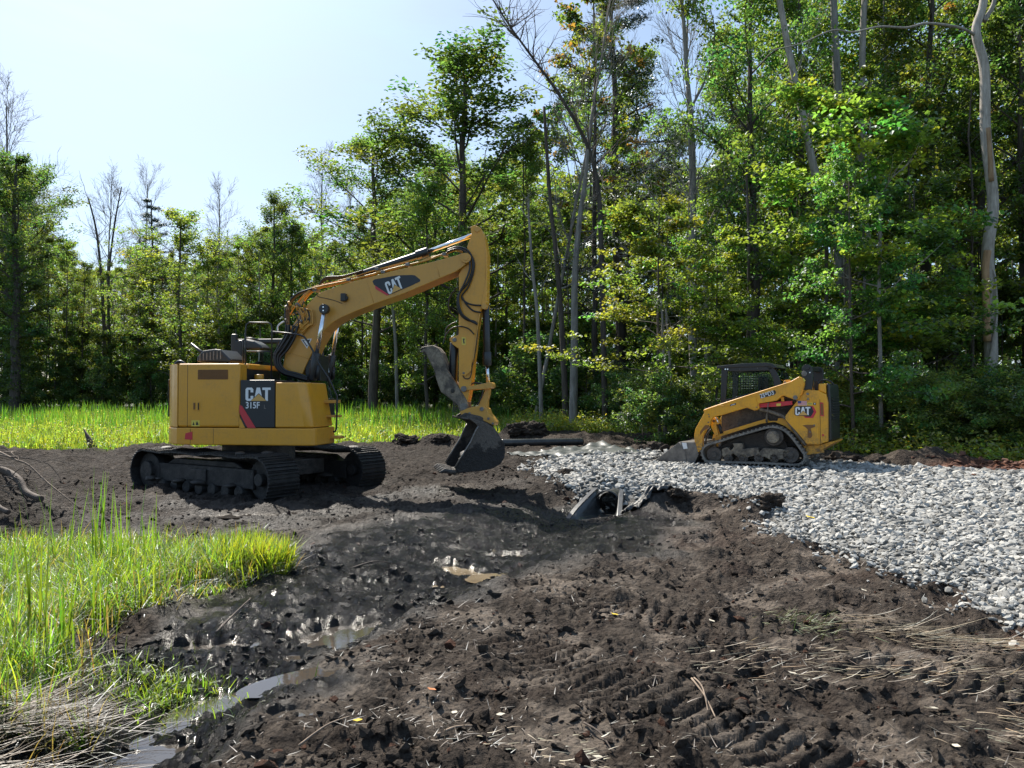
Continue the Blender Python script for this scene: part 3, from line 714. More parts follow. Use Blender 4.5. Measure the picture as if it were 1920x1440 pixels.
# stick cylinder on top of the boom
SV = BV+BW/2
a = e.p3(*Z2(1540, 130), BV); b = e.p3(*Z2(1195, 258), BV); c_ = e.p3(*Z2(690, 428), BV)
for t in (a, b, c_): t.y = SV
cy = MB().cyl(b, c_, .062, 20).build('stick_cylinder', M_['black'], ex, .006)
dr = (c_-b).normalized()
MB().cyl(b-dr*.02, b+dr*.20, .085, 20).build('cylinder_gland', M_['black'], cy, .008)
MB().cyl(a, b, .040, 18).build('cylinder_rod', M_['chrome'], cy)
# steel pipes and clips along the top of the boom
def pipe(pts, v, r=.014, name='hydraulic_pipe', mat_=None, Z=Z2, parent=boom, v1=None, sm=5):
    return rail(pts, v, name, r, Z, mat_ or M_['boom'], v1, parent, sm=sm)
pipe([(300, 655), (345, 595), (400, 550), (470, 520), (640, 480), (830, 432), (1000, 385), (1200, 338), (1300, 300), (1360, 282), (1420, 262), (1465, 275)], BV+.05, .016)
pipe([(330, 640), (380, 575), (440, 535), (560, 508), (820, 440), (1000, 395), (1150, 352), (1230, 318), (1310, 297)], BV+.1, .016)
pipe([(240, 720), (290, 640), (350, 570), (420, 520), (640, 466), (840, 405), (1010, 360), (1180, 310)], BV+.17, .013)
pipe([(255, 720), (300, 700), (320, 640), (365, 560), (430, 525), (640, 480)], BV-.02, .014)
pipe([(430, 560), (440, 590), (500, 605), (560, 620), (612, 640)], BV-.006, .005, 'wire', M_['hose'])
for x, y in ((860, 395), (1340, 290), (420, 545), (660, 470), (1080, 362), (905, 415)):
    c0 = e.p3(*Z2(x, y), BV+.05); MB().box(c0.x-.035, c0.x+.035, BV+.01, BV+.2, c0.z-.03, c0.z+.02).build('pipe_clip', M_['steel'], boom, .005)
# bundle of pipes and fittings round the back of the boom foot
rs = random.Random(5)
for k in range(9):
    dx = k*13-40
    pipe([(300+dx*.5, 640+k*6), (330+dx, 690), (350+dx*.8, 740+k*5), (310+dx, 800), (270+dx*.8, 850)], BV-.03-.02*(k % 3), .013, 'hydraulic_pipe', M_['boom'] if k % 3 else M_['steel'])
for k in range(16):
    x = 225+rs.random()*150; y = 640+rs.random()*200
    c0 = e.p3(*Z2(x, y), BV-.05); MB().cyl(c0, c0+Vector((rs.uniform(-.05, .05), -.05, .06)), rs.uniform(.014, .026), 8).build('pipe_fitting', M_['boom'] if k % 2 else M_['steel'], boom, .003)
flat('valve_plate', [(335, 760), (385, 770), (360, 830), (318, 880), (300, 830)], BV-.03, M_['boom'], boom, Z2, .02)
# rubber hoses down the back of the boom
for k, (dx, dy) in enumerate(((0, 0), (16, 8), (32, 14), (46, 22), (60, 30), (75, 40))):
    pipe([(215+dx, 790+dy*.3), (210+dx*.9, 860+dy*.4), (165+dx*.8, 940+dy*.7), (130+dx*.6, 1010+dy*.4), (138+dx*.5, 1080-dy*.1), (185+dx*.4, 1135-dy*.4), (260+dx*.4, 1160-dy*.55), (370, 1190-dy*.6)],
         BV-.06-.035*(k % 2), .021, 'hose', M_['hose'], parent=ex, sm=7)
for k in range(4):
    pipe([(212+k*6, 790), (208+k*8, 700), (230+k*6, 640), (270+k*6, 590), (320+k*5, 560), (400, 535+k*6)], BV-.02+.05*k, .018, 'hose', M_['hose'], parent=ex, sm=7)
for k in range(3):
    pipe([(450+k*5, 510), (470, 475+k*10), (510, 452+k*9), (600, 448+k*8), (680, 430+k*4), (760, 405+k*6)], BV+.12+.04*k, .014, 'hose', M_['hose'], parent=ex)
pipe([(270, 700), (300, 760), (290, 830), (230, 900), (180, 960), (125, 1010)], BV-.1, .012, 'hose', M_['hose'], parent=ex)
# ---- stick
KV = SV-.15; KW = .30
stick_o = [(1500, 240), (1512, 205), (1530, 150), (1525, 98), (1540, 85), (1565, 86), (1598, 108), (1622, 160), (1645, 290), (1641, 480), (1637, 640), (1612, 655), (1592, 700), (1572, 800), (1558, 930), (1545, 1040), (1530, 1200), (1512, 1300), (1490, 1390), (1452, 1390), (1445, 1240), (1440, 1230), (1440, 960), (1432, 958), (1395, 930), (1375, 905), (1375, 888), (1392, 876), (1428, 868), (1440, 862), (1442, 600), (1440, 430), (1465, 385), (1512, 330)]
m = MB(); m.prism(e.poly(stick_o, KV, Z2), KV, KV+KW); stick = m.build('stick', M_['cat'], ex, .010)
disc('pin', 1572, 112, .05, KV-.02, KV+KW+.02, M_['boom'], stick); disc('pin', 1410, 898, .035, KV-.02, KV+KW+.02, M_['steel'], stick)
flat('warning_label', [(1462, 880), (1490, 882), (1490, 936), (1462, 934)], KV-.002, M_['yellowlabel'], stick, Z2)
flat('warning_symbols', [(1470, 890), (1484, 890), (1480, 905), (1484, 925), (1474, 925), (1472, 910)], KV-.004, M_['black'], stick, Z2)
m = MB()
for a_, b_ in (((1630, 480), (1590, 700)), ((1625, 170), (1632, 470)), ((1450, 560), (1500, 640))):
    MB().tube([e.p3(*Z2(*a_), KV-.001), e.p3(*Z2(*b_), KV-.001)], .003, 6).build('weld_seam', M_['boom'], stick)
def shose(pts, r=.018, v=KV-.05, mat_=None): return pipe(pts, v, r, 'hose', mat_ or M_['hose'], parent=stick, sm=7)
shose([(1360, 262), (1430, 240), (1500, 262), (1535, 320), (1538, 400), (1500, 500), (1450, 560), (1432, 620), (1445, 700), (1490, 750), (1550, 770), (1572, 790)], .020)
shose([(1355, 275), (1430, 252), (1490, 275), (1515, 330), (1518, 400), (1480, 500), (1445, 570), (1440, 640), (1465, 715), (1520, 760), (1568, 785)], .017, KV-.08)
shose([(1440, 245), (1510, 275), (1548, 340), (1545, 420), (1510, 520), (1462, 590), (1490, 630), (1540, 650), (1600, 655)], .014, KV-.03)
shose([(1462, 590), (1490, 640), (1540, 690), (1600, 705)], .014, KV-.03)
shose([(1425, 530), (1385, 580), (1368, 640), (1380, 700), (1420, 740)], .012, KV+.2)
shose([(1330, 930), (1350, 860), (1395, 815), (1450, 803), (1510, 820), (1550, 860)], .011)
shose([(1345, 900), (1350, 820), (1400, 780), (1428, 775)], .010, KV+.15)
pipe([(1575, 790), (1570, 900), (1548, 1040), (1530, 1090), (1478, 1110), (1470, 1150), (1490, 1175), (1525, 1160), (1540, 1060)], KV-.02, .008, 'hydraulic_pipe', M_['hose'], parent=stick)
pipe([(1590, 700), (1565, 880), (1540, 1060)], KV-.02, .011, 'hydraulic_pipe', M_['boom'], parent=stick)
flat('cylinder_lug', [(1470, 1115), (1500, 1070), (1535, 1060), (1530, 1120), (1490, 1155), (1465, 1150)], KV-.01, M_['cat'], stick, Z2, .03)
disc('pin', 1475, 1135, .02, KV-.05, KV, M_['steel'], stick)
# bucket cylinder in front of the stick
a = e.p3(*Z2(1622, 655), KV); b = e.p3(*Z2(1633, 1075), KV); c_ = e.p3(*Z2(1638, 1205), KV)
for t in (a, b, c_): t.y = SV
cy = MB().cyl(a, b, .062, 20).build('bucket_cylinder', M_['black'], ex, .006)
MB().cyl(b-(b-a).normalized()*.22, b+(b-a).normalized()*.01, .078, 20).build('cylinder_gland', M_['black'], cy, .008)
MB().cyl(b, c_, .030, 16).build('cylinder_rod', M_['chrome'], cy)
disc('pin', 1620, 660, .05, KV-.02, KV+KW+.02, M_['boom'], cy)
# thumb cylinder behind
a = e.p3(*Z2(1395, 915), KV); b = e.p3(*Z2(1385, 1215), KV)
for t in (a, b): t.y = SV
cy = MB().cyl(a, b, .075, 18).build('thumb_cylinder', M_['black'], ex, .006)
# links from the stick to the bucket
m = MB()
for v in (KV-.045, KV+KW+.015):
    m.prism(e.poly([(1458, 1252), (1470, 1236), (1560, 1222), (1640, 1206), (1665, 1215), (1668, 1238), (1640, 1250), (1560, 1252), (1478, 1262)], KV, Z2), v, v+.03)
m.build('rocker_link', M_['boom'], ex, .008)
disc('pin', 1652, 1222, .055, KV-.06, KV+KW+.06, M_['boom'], ex); disc('pin', 1475, 1248, .05, KV-.07, KV+KW+.07, M_['steel'], ex)
m = MB(); m.prism(e.poly([(1632, 1245), (1655, 1248), (1652, 1290), (1640, 1330), (1640, 1395), (1575, 1370), (1590, 1330)], KV, Z2), SV-.09, SV+.09); m.build('coupler_link', M_['boom'], ex, .008)
rail([(1520, 1225), (1550, 1205), (1600, 1212), (1612, 1260), (1600, 1310), (1572, 1360)], SV-.12, name='hose', r=.012, Z=Z2, mat_=M_['hose'], sm=5)
# quick coupler
cp = [(405, 610), (470, 580), (548, 563), (585, 570), (612, 588), (625, 625), (650, 655), (674, 688), (668, 714), (645, 705), (615, 688), (560, 665), (500, 650), (430, 648)]
m = MB(); m.prism(e.poly(cp, SV-.2, Z3), SV-.20, SV+.20); coup = m.build('quick_coupler', M_['boom'], ex, .008)
for x, y, r in ((572, 588, .035), (480, 620, .02), (622, 660, .022), (655, 697, .02)): disc('pin', x, y, r, SV-.22, SV-.195, M_['steel'], coup, Z3)
# ---- thumb, caked in mud
TV = SV-.17
thumb = MB(); tp = [(103, 160), (150, 118), (200, 108), (240, 125), (272, 165), (290, 215), (318, 300), (360, 370), (410, 440), (460, 520), (472, 575), (462, 605), (430, 615), (405, 600), (390, 560), (320, 500), (265, 460), (235, 380), (215, 300), (185, 240), (150, 165), (125, 165)]
thumb.prism(e.poly(tp, TV, Z3), TV, TV+.34); th_o = thumb.build('thumb', M_['drymud'], ex, .02, 2)
disc('pin', 435, 570, .06, TV-.02, TV, M_['steel'], th_o, Z3); disc('hole', 355, 452, .035, TV-.012, TV, M_['darkmud'], th_o, Z3)
m = MB()
for k in range(5):
    a = e.p3(*Z3(150+k*22, 128-3*k), TV+.02+.065*k); m.tube([a, a+Vector((-.10-.02*(k % 2), 0, -.03+.03*(k % 3)))], .03, 6, r1=.01)
m.build('root_strands', M_['darkmud'], th_o)
# ---- bucket: curved shell between two side plates, opening to the left
KB = 1.05; bc_ = e.p3(*Z3(560, 850), SV); BF = Frame(EX.M @ Vector((bc_.x, SV, 0)), EX.a-radians(21)); BM = EX.M.inverted() @ BF.M; b0 = -KB/2; b1 = KB/2
side = [(470, 655), (540, 672), (620, 697), (672, 735), (712, 795), (744, 845), (750, 900), (745, 950), (715, 1000), (650, 1035), (560, 1055), (470, 1062), (385, 1068), (372, 1030), (430, 930), (492, 830), (530, 745), (548, 715)]
bk = MB(BM); P_ = BF.poly(side, b0, Z3)
bk.prism(P_, b0, b0+.03); bk.prism(P_, b1-.03, b1)
shell = BF.poly([(418, 648), (470, 655), (540, 672), (620, 697), (672, 735), (712, 795), (744, 845), (750, 900), (745, 950), (715, 1000), (650, 1035), (560, 1055), (470, 1064), (385, 1072), (330, 1062)], b0, Z3)
cx = sum(p[0] for p in shell)/len(shell); cz_ = sum(p[1] for p in shell)/len(shell)
inner = [(cx+(p[0]-cx)*.94, cz_+(p[1]-cz_)*.94) for p in shell]
for i in range(len(shell)-1):
    bk.prism([shell[i], shell[i+1], inner[i+1], inner[i]], b0+.02, b1-.02)
bucket = bk.build('bucket', M_['bucketmud'], ex, .008)
edge = MB(BM); q = BF.poly([(548, 715), (528, 750), (490, 835), (428, 935), (370, 1032)], b0-.01, Z3)
edge.tube([(u, b0-.006, z) for u, z in q], .014, 6); edge.build('side_cutter', M_['steel'], bucket)
edge = MB(BM); edge.tube([(u, b1, z) for u, z in q], .02, 6); edge.build('side_cutter', M_['steel'], bucket)
for k in range(5):
    v = b0+.06+k*(KB-.1)/4
    a = BF.at(*Z3(385, 1066), b0); b = BF.at(*Z3(300, 1052), b0); c_ = BF.at(*Z3(255+4*k, 1066), b0)
    m = MB(BM); m.tube([(a[0], v, a[1]), (b[0], v, b[1]), (c_[0], v, c_[1])], [.05, .045, .012], 6, smooth=False); m.build('bucket_tooth', M_['mudsteel'], bucket, .006)
m = MB(BM); 
for v in (-.22, .17): m.prism(BF.poly([(408, 640), (450, 615), (560, 640), (655, 690), (660, 725), (600, 700), (480, 672), (420, 665)], -.2, Z3), v, v+.05)
m.build('bucket_ear', M_['mudsteel'], bucket, .006)
# mud hanging in and on the bucket
def lump(name, c, r, mat_, parent=None, seed=0, sc=(1, 1, 1), sub_=3, amp=.35):
    import bmesh
    bm = bmesh.new(); bmesh.ops.create_icosphere(bm, subdivisions=sub_, radius=r)
    from mathutils import noise as mn
    for v in bm.verts:
        n = mn.noise(v.co*(2.2/r*.6)+Vector((seed, 0, 0)))+.5*mn.noise(v.co*(5/r*.6)+Vector((seed, 3, 0)))+.3*mn.noise(v.co*(11/r*.6)+Vector((seed, 3, 0)))
        v.co = v.co*(1+amp*n); v.co.x *= sc[0]; v.co.y *= sc[1]; v.co.z *= sc[2]
    me = bpy.data.meshes.new(name); bm.to_mesh(me); bm.free(); me.materials.append(mat_)
    me.polygons.foreach_set('use_smooth', [True]*len(me.polygons))
    return link(name, me, parent, Matrix.Translation(c))
lump('mud_load', Vector((e.at(*Z3(500, 960), b0)[0], SV, e.at(*Z3(500, 960), b0)[1]-.02)), .30, M_['darkmud'], bucket, 3, (1.1, 1.5, .5))
# ---- undercarriage, turned against the house
TA = radians(32.8); T0 = Vector((-4.50, 13.52, 0))
MT = Matrix.Translation(T0) @ Matrix.Rotation(-TA, 4, 'Z'); ML = EX.M.inverted() @ MT
def loop_pts(segs, n):
    """resample a closed (u,z) polyline into n equal steps"""
    P = segs+[segs[0]]; L_ = [0]
    for i in range(len(P)-1): L_.append(L_[-1]+math.hypot(P[i+1][0]-P[i][0], P[i+1][1]-P[i][1]))
    out = []
    for k in range(n):
        s = L_[-1]*k/n; i = max(j for j in range(len(L_)) if L_[j] <= s+1e-9); i = min(i, len(P)-2)
        t = (s-L_[i])/(L_[i+1]-L_[i]+1e-12)
        out.append((P[i][0]+(P[i+1][0]-P[i][0])*t, P[i][1]+(P[i+1][1]-P[i][1])*t))
    return out, L_[-1]
M_['trackmud'] = mat('mud_smeared_track', lambda t: principled(t, ramp(t, noise(t, 11, 7, .72), [(.36, (.005, .005, .0055)), (.58, (.018, .016, .015)), (.72, (.06, .05, .043))]), ramp(t, noise(t, 6, 4), [(.4, .35), (.6, .7)]), 0, bump(t, noise(t, 35, 6, .75), .9, .02)))
R0 = .37; zc = .31; hw = 1.46
seg = [(-hw+R0*cos(pi/2+pi*i/14), zc+R0*sin(pi/2+pi*i/14)) for i in range(15)]
seg += [(hw+R0*cos(-pi/2+pi*i/14), zc+R0*sin(-pi/2+pi*i/14)) for i in range(15)]
seg += [(hw-2*hw*i/10, zc+R0-.035*sin(pi*i*3/10)**2) for i in range(1, 10)]
NS = 46; shoe_pts, shoe_len = loop_pts(seg, NS)
sm_ = MB(); pl = shoe_len/NS*.96
sm_.box(-pl/2, pl/2, -.30, .30, -.012, .012)
for dx in (-.36, 0, .36): sm_.add([(pl*dx-.011, -.30, .010), (pl*dx+.011, -.30, .010), (pl*dx+.006, -.30, .034), (pl*dx-.006, -.30, .034), (pl*dx-.011, .30, .010), (pl*dx+.011, .30, .010), (pl*dx+.006, .30, .034), (pl*dx-.006, .30, .034)],
                              [(0,1,2,3), (7,6,5,4), (0,4,5,1), (1,5,6,2), (2,6,7,3), (3,7,4,0)])
shoe_me = bpy.data.meshes.new('track_shoe'); shoe_me.from_pydata(sm_.v, [], sm_.f); shoe_me.materials.append(M_['trackmud'])
rs = random.Random(9)
for sv in (-1, 1):
    vc = sv*.995
    m = MB(ML); m.box(-1.35, 1.3, vc-.16, vc+.16, zc-.16, zc+.15); m.prism([(-1.0, zc+.15), (1.0, zc+.15), (.8, zc+.24), (-.8, zc+.24)], vc-.12, vc+.12)
    m.box(-.32, .15, vc-sv*-.0-.19 if sv < 0 else vc+.17, vc-.16 if sv < 0 else vc+.19, zc-.10, zc+.10)
    tr = m.build('track', M_['trackmud'], ex, .015)
    for k in range(7):
        u = -1.05+k*.34; m = MB(ML); m.tube([(u, vc-.2, zc-.22), (u, vc+.2, zc-.22)], .10, 18); m.build('roller', M_['trackmud'], tr, .01)
    m = MB(ML); m.tube([(-hw, vc-.17, zc), (-hw, vc+.17, zc)], R0-.06, 26); m.tube([(-hw, vc-.24, zc), (-hw, vc+.2, zc)], .17, 22); m.build('sprocket', M_['trackmud'], tr, .012)
    m = MB(ML); m.tube([(hw, vc-.1, zc), (hw, vc+.1, zc)], R0-.05, 26); m.tube([(hw, vc-.2, zc), (hw, vc+.2, zc)], .10, 18); m.build('idler', M_['trackmud'], tr, .012)
    # chain links inside the shoes
    ch, _ = loop_pts([(u*.985, zc+(z-zc)*.90) for u, z in seg], 92)
    for dv in (-.1, .1):
        m = MB(ML)
        for i in range(92):
            a = ch[i]; b = ch[(i+1) % 92]; m.tube([(a[0], vc+dv, a[1]), (b[0], vc+dv, b[1])], .028, 5)
        m.build('track_chain', M_['trackmud'], tr)
    for i in range(NS):
        p0 = shoe_pts[i]; p1 = shoe_pts[(i+1) % NS]; an = atan2(p1[1]-p0[1], p1[0]-p0[0])
        cx_, cz2 = (p0[0]+p1[0])/2, (p0[1]+p1[1])/2
        Mx = ML @ Matrix.Translation((cx_, vc, cz2)) @ Matrix.Rotation(-an, 4, 'Y') @ Matrix.Rotation(pi, 4, 'X') @ Matrix.Rotation(rs.uniform(-.02, .02), 4, 'X')
        link('track_shoe', shoe_me, tr, Mx)
m = MB(ML); m.plan([(-.75, -.85), (.75, -.85), (.75, .85), (-.75, .85)], zc-.08, zc+.18); m.cyl((0, 0, zc+.18), (0, 0, zb), .62, 36); m.build('car_body', M_['mudsteel'], ex, .01)
# mud lumps packed on the tracks
rs = random.Random(4)
for k in range(26):
    sv = rs.choice((-1, 1)); u = rs.uniform(-1.5, 1.5); z = zc+R0+.0+rs.uniform(-.01, .03)
    if rs.random() < .35: z = zc-.12; v = sv*.995-.2
    else: v = sv*.995+rs.uniform(-.26, .26)
    c0 = ML @ Vector((u, v, z)); lump('mud_clump', c0, rs.uniform(.05, .11), M_['darkmud'], ex, k, (1.3, 1.2, .5), 2)

# ------------------------------------------------------------------ compact track loader
LA = radians(31)
LD = Frame((5.11+.84*sin(LA), 16.1+.84*cos(LA), 0), LA)
GZL = .155
ld = empty('track_loader', LD.O, -LD.a, 'small yellow track loader with rubber tracks, black cab and lowered bucket on the gravel', 'track loader')
l = LD
def lp(pts, v, Z=Z5): return l.poly(pts, v, Z)
def lprism(name, pts, v0, v1, mat_, parent=ld, bev=.008, Z=Z5, vt=None, M=None):
    return MB().prism(lp(pts, v0 if vt is None else vt, Z), v0, v1).build(name, mat_, parent, bev)
def ltube(pts, v, r, name, mat_, parent=ld, sm=0, Z=Z5):
    q = [l.p3(*Z(x, y), v) for x, y in pts]
    if sm: q = smooth_path(q, sm)
    return MB().tube(q, r, 8).build(name, mat_, parent)
def lflat(name, pts, v, mat_, parent=ld, Z=Z5, th=.003): return lprism(name, pts, v-th, v+.0005, mat_, parent, 0, Z, v)
TVN = -.84
belt_px = [(85, 1110), (82, 1060), (105, 1010), (160, 965), (300, 925), (480, 868), (700, 805), (820, 770), (900, 752), (970, 750), (1040, 765), (1110, 800), (1180, 862), (1250, 950), (1310, 1030), (1350, 1090), (1358, 1150), (1340, 1200), (1290, 1232), (1230, 1250), (1000, 1238), (700, 1225), (400, 1218), (180, 1210), (120, 1180)]
bo = lp(belt_px, TVN)
cxb = sum(p[0] for p in bo)/len(bo); czb = sum(p[1] for p in bo)/len(bo)
def catmull2(P, n=5):
    q = [Vector((p[0], 0, p[1])) for p in P]; out = []
    N = len(q)
    for i in range(N):
        a, b, c, d = q[i-1], q[i], q[(i+1) % N], q[(i+2) % N]
        for k in range(n):
            t = k/n; r = .5*((2*b)+(c-a)*t+(2*a-5*b+4*c-d)*t*t+(3*b-a-3*c+d)*t**3); out.append((r.x, r.z))
    return out
bo = [(u, max(z, GZL-.01)) for u, z in catmull2(bo)]
def inset(P, d):
    out = []; N = len(P)
    for i in range(N):
        a = Vector((P[i-1][0], P[i-1][1])); c = Vector((P[(i+1) % N][0], P[(i+1) % N][1])); t = (c-a); t.normalize()
        n = Vector((-t.y, t.x)); p = Vector(P[i])
        # inward = towards the centre side
        if n.dot(Vector((cxb, czb))-p) < 0: n = -n
        out.append((p.x+n.x*d, p.y+n.y*d))
    return out
bo_r, blen = loop_pts(bo, 120); bi_r = inset(bo_r, .06); bl_r = inset(bo_r, -.0)
lug_me = None
for sv in (-1, 1):
    v0, v1 = (TVN, -.44) if sv < 0 else (.44, .84)
    m = MB(); N = len(bo_r); o_r = inset(bo_r, .022)
    vs = []; fs = []
    for P, v in ((o_r, v0), (o_r, v1), (bi_r, v1), (bi_r, v0)): vs += [(p[0], v, p[1]) for p in P]
    for i in range(N):
        j = (i+1) % N
        for a in range(4):
            b = (a+1) % 4; fs.append((a*N+i, a*N+j, b*N+j, b*N+i))
    m.add(vs, fs); tr = m.build('rubber_track', M_['rubber'], ld)
    lugs, _ = loop_pts(bo_r, 58); orr = inset(lugs, .012)
    if lug_me is None:
        mm = MB(); mm.box(-.016, .016, -.195, .195, -.014, .012); lug_me = bpy.data.meshes.new('lug'); lug_me.from_pydata(mm.v, [], mm.f); lug_me.materials.append(M_['rubber'])
    for i in range(58):
        p0 = orr[i-1]; p1 = orr[(i+1) % 58]; an = atan2(p1[1]-p0[1], p1[0]-p0[0])
        link('track_lug', lug_me, tr, Matrix.Translation((orr[i][0], (v0+v1)/2, orr[i][1])) @ Matrix.Rotation(-an, 4, 'Y'))
    sh = 0 if sv < 0 else 1.28
    va = v0+.05+(0 if sv < 0 else .1)
    def wheel(name, x, y, r, w=.1, hub=.4, mm_=M_['mudsteel']):
        c = l.at(*Z5(x, y), TVN)
        m = MB(); m.cyl((c[0], va, c[1]), (c[0], va+w*2, c[1]), r, 24); m.cyl((c[0], va-.02, c[1]), (c[0], va+.02, c[1]), r*hub, 16)
        return m.build(name, mm_, tr, .008)
    wheel('idler', 240, 1105, .165); wheel('idler', 1160, 1110, .165)
    for x in (410, 590, 775, 960): wheel('roller', x, 1150, .095, .12)
    wheel('drive_sprocket', 960, 890, .19, .08, .62)
    c = l.at(*Z5(957, 892), TVN); 
    m = MB(); m.cyl((c[0], va-.07, c[1]), (c[0], va, c[1]), .13, 28); hubo = m.build('drive_hub', M_['drymud'], tr, .012)
    for k in range(6): MB().cyl((c[0]+.09*cos(k*pi/3), va-.08, c[1]+.09*sin(k*pi/3)), (c[0]+.09*cos(k*pi/3), va-.065, c[1]+.09*sin(k*pi/3)), .014, 8).build('bolt', M_['steel'], tr)
    fr = [(330, 1050), (345, 1030), (400, 1015), (440, 1060), (480, 1010), (460, 970), (580, 970), (590, 1040), (640, 1030), (770, 1020), (780, 1080), (830, 1025), (1160, 1050), (1180, 1090), (1130, 1150), (1050, 1160), (940, 1180), (840, 1130), (790, 1150), (720, 1120), (600, 1150), (540, 1150), (470, 1090), (400, 1150), (340, 1130)]
    MB().prism(lp(fr, TVN), va+.0, va+.14).build('track_frame', M_['drymud'], tr, .012)
    MB().prism(lp([(240, 1030), (500, 900), (800, 830), (900, 800), (1050, 900), (1120, 1040), (1120, 1140), (240, 1150)], TVN), va+.17, va+.20).build('frame_plate', M_['darkmud'], tr, .01)
# lower body between the tracks
LBODY = [(330, 1000), (340, 560), (640, 420), (1180, 420), (1300, 500), (1520, 980), (1330, 1000)]
MB().prism(lp(LBODY, -.42), -.42, .42).build('lower_frame', M_['mudsteel'], ld, .01)
lprism('fender', [(215, 930), (230, 860), (300, 845), (640, 740), (870, 672), (895, 700), (1000, 700), (1010, 668), (1110, 665), (1180, 745), (1350, 960), (1520, 985), (1560, 1080), (1360, 1112), (1345, 1060), (1210, 860), (1090, 760), (970, 712), (820, 730), (500, 828), (220, 915)], -.60, -.50, M_['loader'], bev=.008, vt=-.66)
ltube([(790, 560), (850, 570), (960, 600), (1100, 660), (1150, 720), (1260, 880), (1350, 990)], -.70, .035, 'guard_rail', M_['drymud'], sm=3)
ltube([(885, 600), (880, 640), (880, 720)], -.68, .022, 'post', M_['drymud'])
# rear chassis tower
ch = [(1100, 640), (1210, 500), (1350, 330), (1385, 326), (1490, 335), (1590, 380), (1612, 480), (1612, 950), (1500, 985), (1360, 980), (1240, 830), (1160, 745), (1105, 690)]
rb = MB().prism(lp(ch, -.74), -.74, -.60).build('chassis_side', M_['loader'], ld, .015, 3)
MB().prism([(u, z) for u, z in lp(ch, -.74)], .60, .74).build('chassis_side', M_['loader'], ld, .015, 3)
MB().prism(lp([(1240, 520), (1400, 380), (1600, 400), (1612, 960), (1380, 960), (1240, 800)], -.74), -.60, .60).build('engine_bay', M_['plastic'], ld, .01)
lflat('access_panel', [(1165, 745), (1180, 722), (1260, 720), (1500, 722), (1508, 975), (1360, 970), (1230, 810)], -.742, M_['loader'], rb, th=.010)
lflat('panel_seam', [(1516, 440), (1520, 440), (1528, 975), (1524, 975)], -.744, M_['black'], rb)
lflat('side_light', [(1520, 475), (1560, 480), (1568, 645), (1526, 640)], -.744, M_['red'], rb); lflat('side_light_lens', [(1528, 490), (1553, 493), (1560, 630), (1534, 627)], -.748, M_['louvre'], rb)
lflat('rusty_slot', [(1310, 755), (1350, 745), (1460, 745), (1462, 770), (1410, 790), (1430, 880), (1400, 912), (1370, 890), (1372, 800), (1340, 770)], -.753, M_['louvre'], rb)
def ldisc(name, x, y, r, v0, v1, mat_, parent=ld, bev=.003):
    c = l.p3(*Z5(x, y), v0); return MB().cyl(c, Vector((c.x, v1, c.z)), r, 18).build(name, mat_, parent, bev)
for x, y, r in ((1370, 375, .026), (1375, 437, .022), (1450, 752, .018), (1398, 832, .018)): ldisc('bolt', x, y, r, -.765, -.74, M_['steel'], rb)
lflat('bolt_plate', [(1350, 362), (1385, 360), (1390, 440), (1365, 445)], -.742, M_['loader'], rb)
ldisc('reflector', 1556, 870, .022, -.75, -.742, M_['red'], rb)
# decals on the tower: flag, label, word and hexagon
fl = lflat('flag_decal', [(1252, 458), (1360, 458), (1362, 512), (1254, 512)], -.744, M_['white'], rb)
for k in range(4): lflat('flag_stripe', [(1254, 459+k*14), (1360, 459+k*14), (1360, 466+k*14), (1254, 466+k*14)], -.747, M_['red'], fl, th=.002)
M_['blue'] = painted('blue_film', (.03, .06, .22), .4, .1, (.1, .1, .1), 0)
lflat('flag_canton', [(1254, 460), (1294, 460), (1294, 487), (1254, 487)], -.750, M_['blue'], fl, th=.002)
lflat('label', [(1366, 480), (1432, 481), (1432, 509), (1366, 507)], -.744, M_['yellowlabel'], rb); lflat('label_text', [(1376, 491), (1424, 491), (1424, 498), (1376, 498)], -.747, M_['black'], rb, th=.002)
lflat('symbol_plate', [(1440, 480), (1472, 482), (1472, 508), (1440, 506)], -.744, M_['black'], rb); lflat('symbol', [(1450, 486), (1464, 487), (1464, 501), (1450, 500)], -.747, M_['white'], rb, th=.002)
lflat('badge', [(1385, 522), (1438, 520), (1478, 590), (1438, 664), (1345, 664), (1322, 640), (1385, 640)], -.744, M_['red'], rb)
lflat('badge', [(1392, 527), (1422, 527), (1446, 588), (1410, 648), (1345, 648), (1340, 640), (1385, 635)], -.7465, M_['blackdecal'], rb)
lflat('badge', [(1215, 530), (1240, 522), (1412, 522), (1412, 545), (1396, 548), (1400, 634), (1340, 638), (1235, 636), (1214, 620)], -.7490, M_['blackdecal'], rb)
cat_logo(LD, [(1224, 630), (1404, 630), (1224, 532)], Z5, -.757, rb)
# rear door with louvres
MB().prism(lp([(1600, 245), (1630, 255), (1640, 290), (1652, 560), (1658, 940), (1612, 945), (1606, 500)], -.60), -.62, .62).build('rear_door', M_['black'], ld, .03, 3)
for k in range(9):
    m = MB(); a = l.at(*Z5(1652, 420+k*32), -.62)
    m.box(a[0]-.01, a[0]+.02, -.45, .45, a[1]-.012, a[1]+.010); m.build('door_slat', M_['plastic'], ld, .004)
lprism('rear_bumper', [(1360, 1000), (1530, 980), (1640, 950), (1690, 943), (1690, 962), (1470, 1090), (1360, 1112), (1345, 1040)], -.62, .62, M_['loader'], vt=-.62)
lprism('rear_corner', [(1500, 252), (1590, 252), (1592, 375), (1500, 340)], -.66, .6, M_['loader'], vt=-.66, bev=.02)
ltube([(1440, 325), (1460, 235), (1480, 220), (1505, 260), (1510, 330)], -.60, .012, 'hose', M_['hose'], sm=4)
ltube([(1510, 250), (1530, 220), (1590, 208), (1650, 230), (1680, 262)], -.3, .02, 'hose', M_['hose'], sm=4)
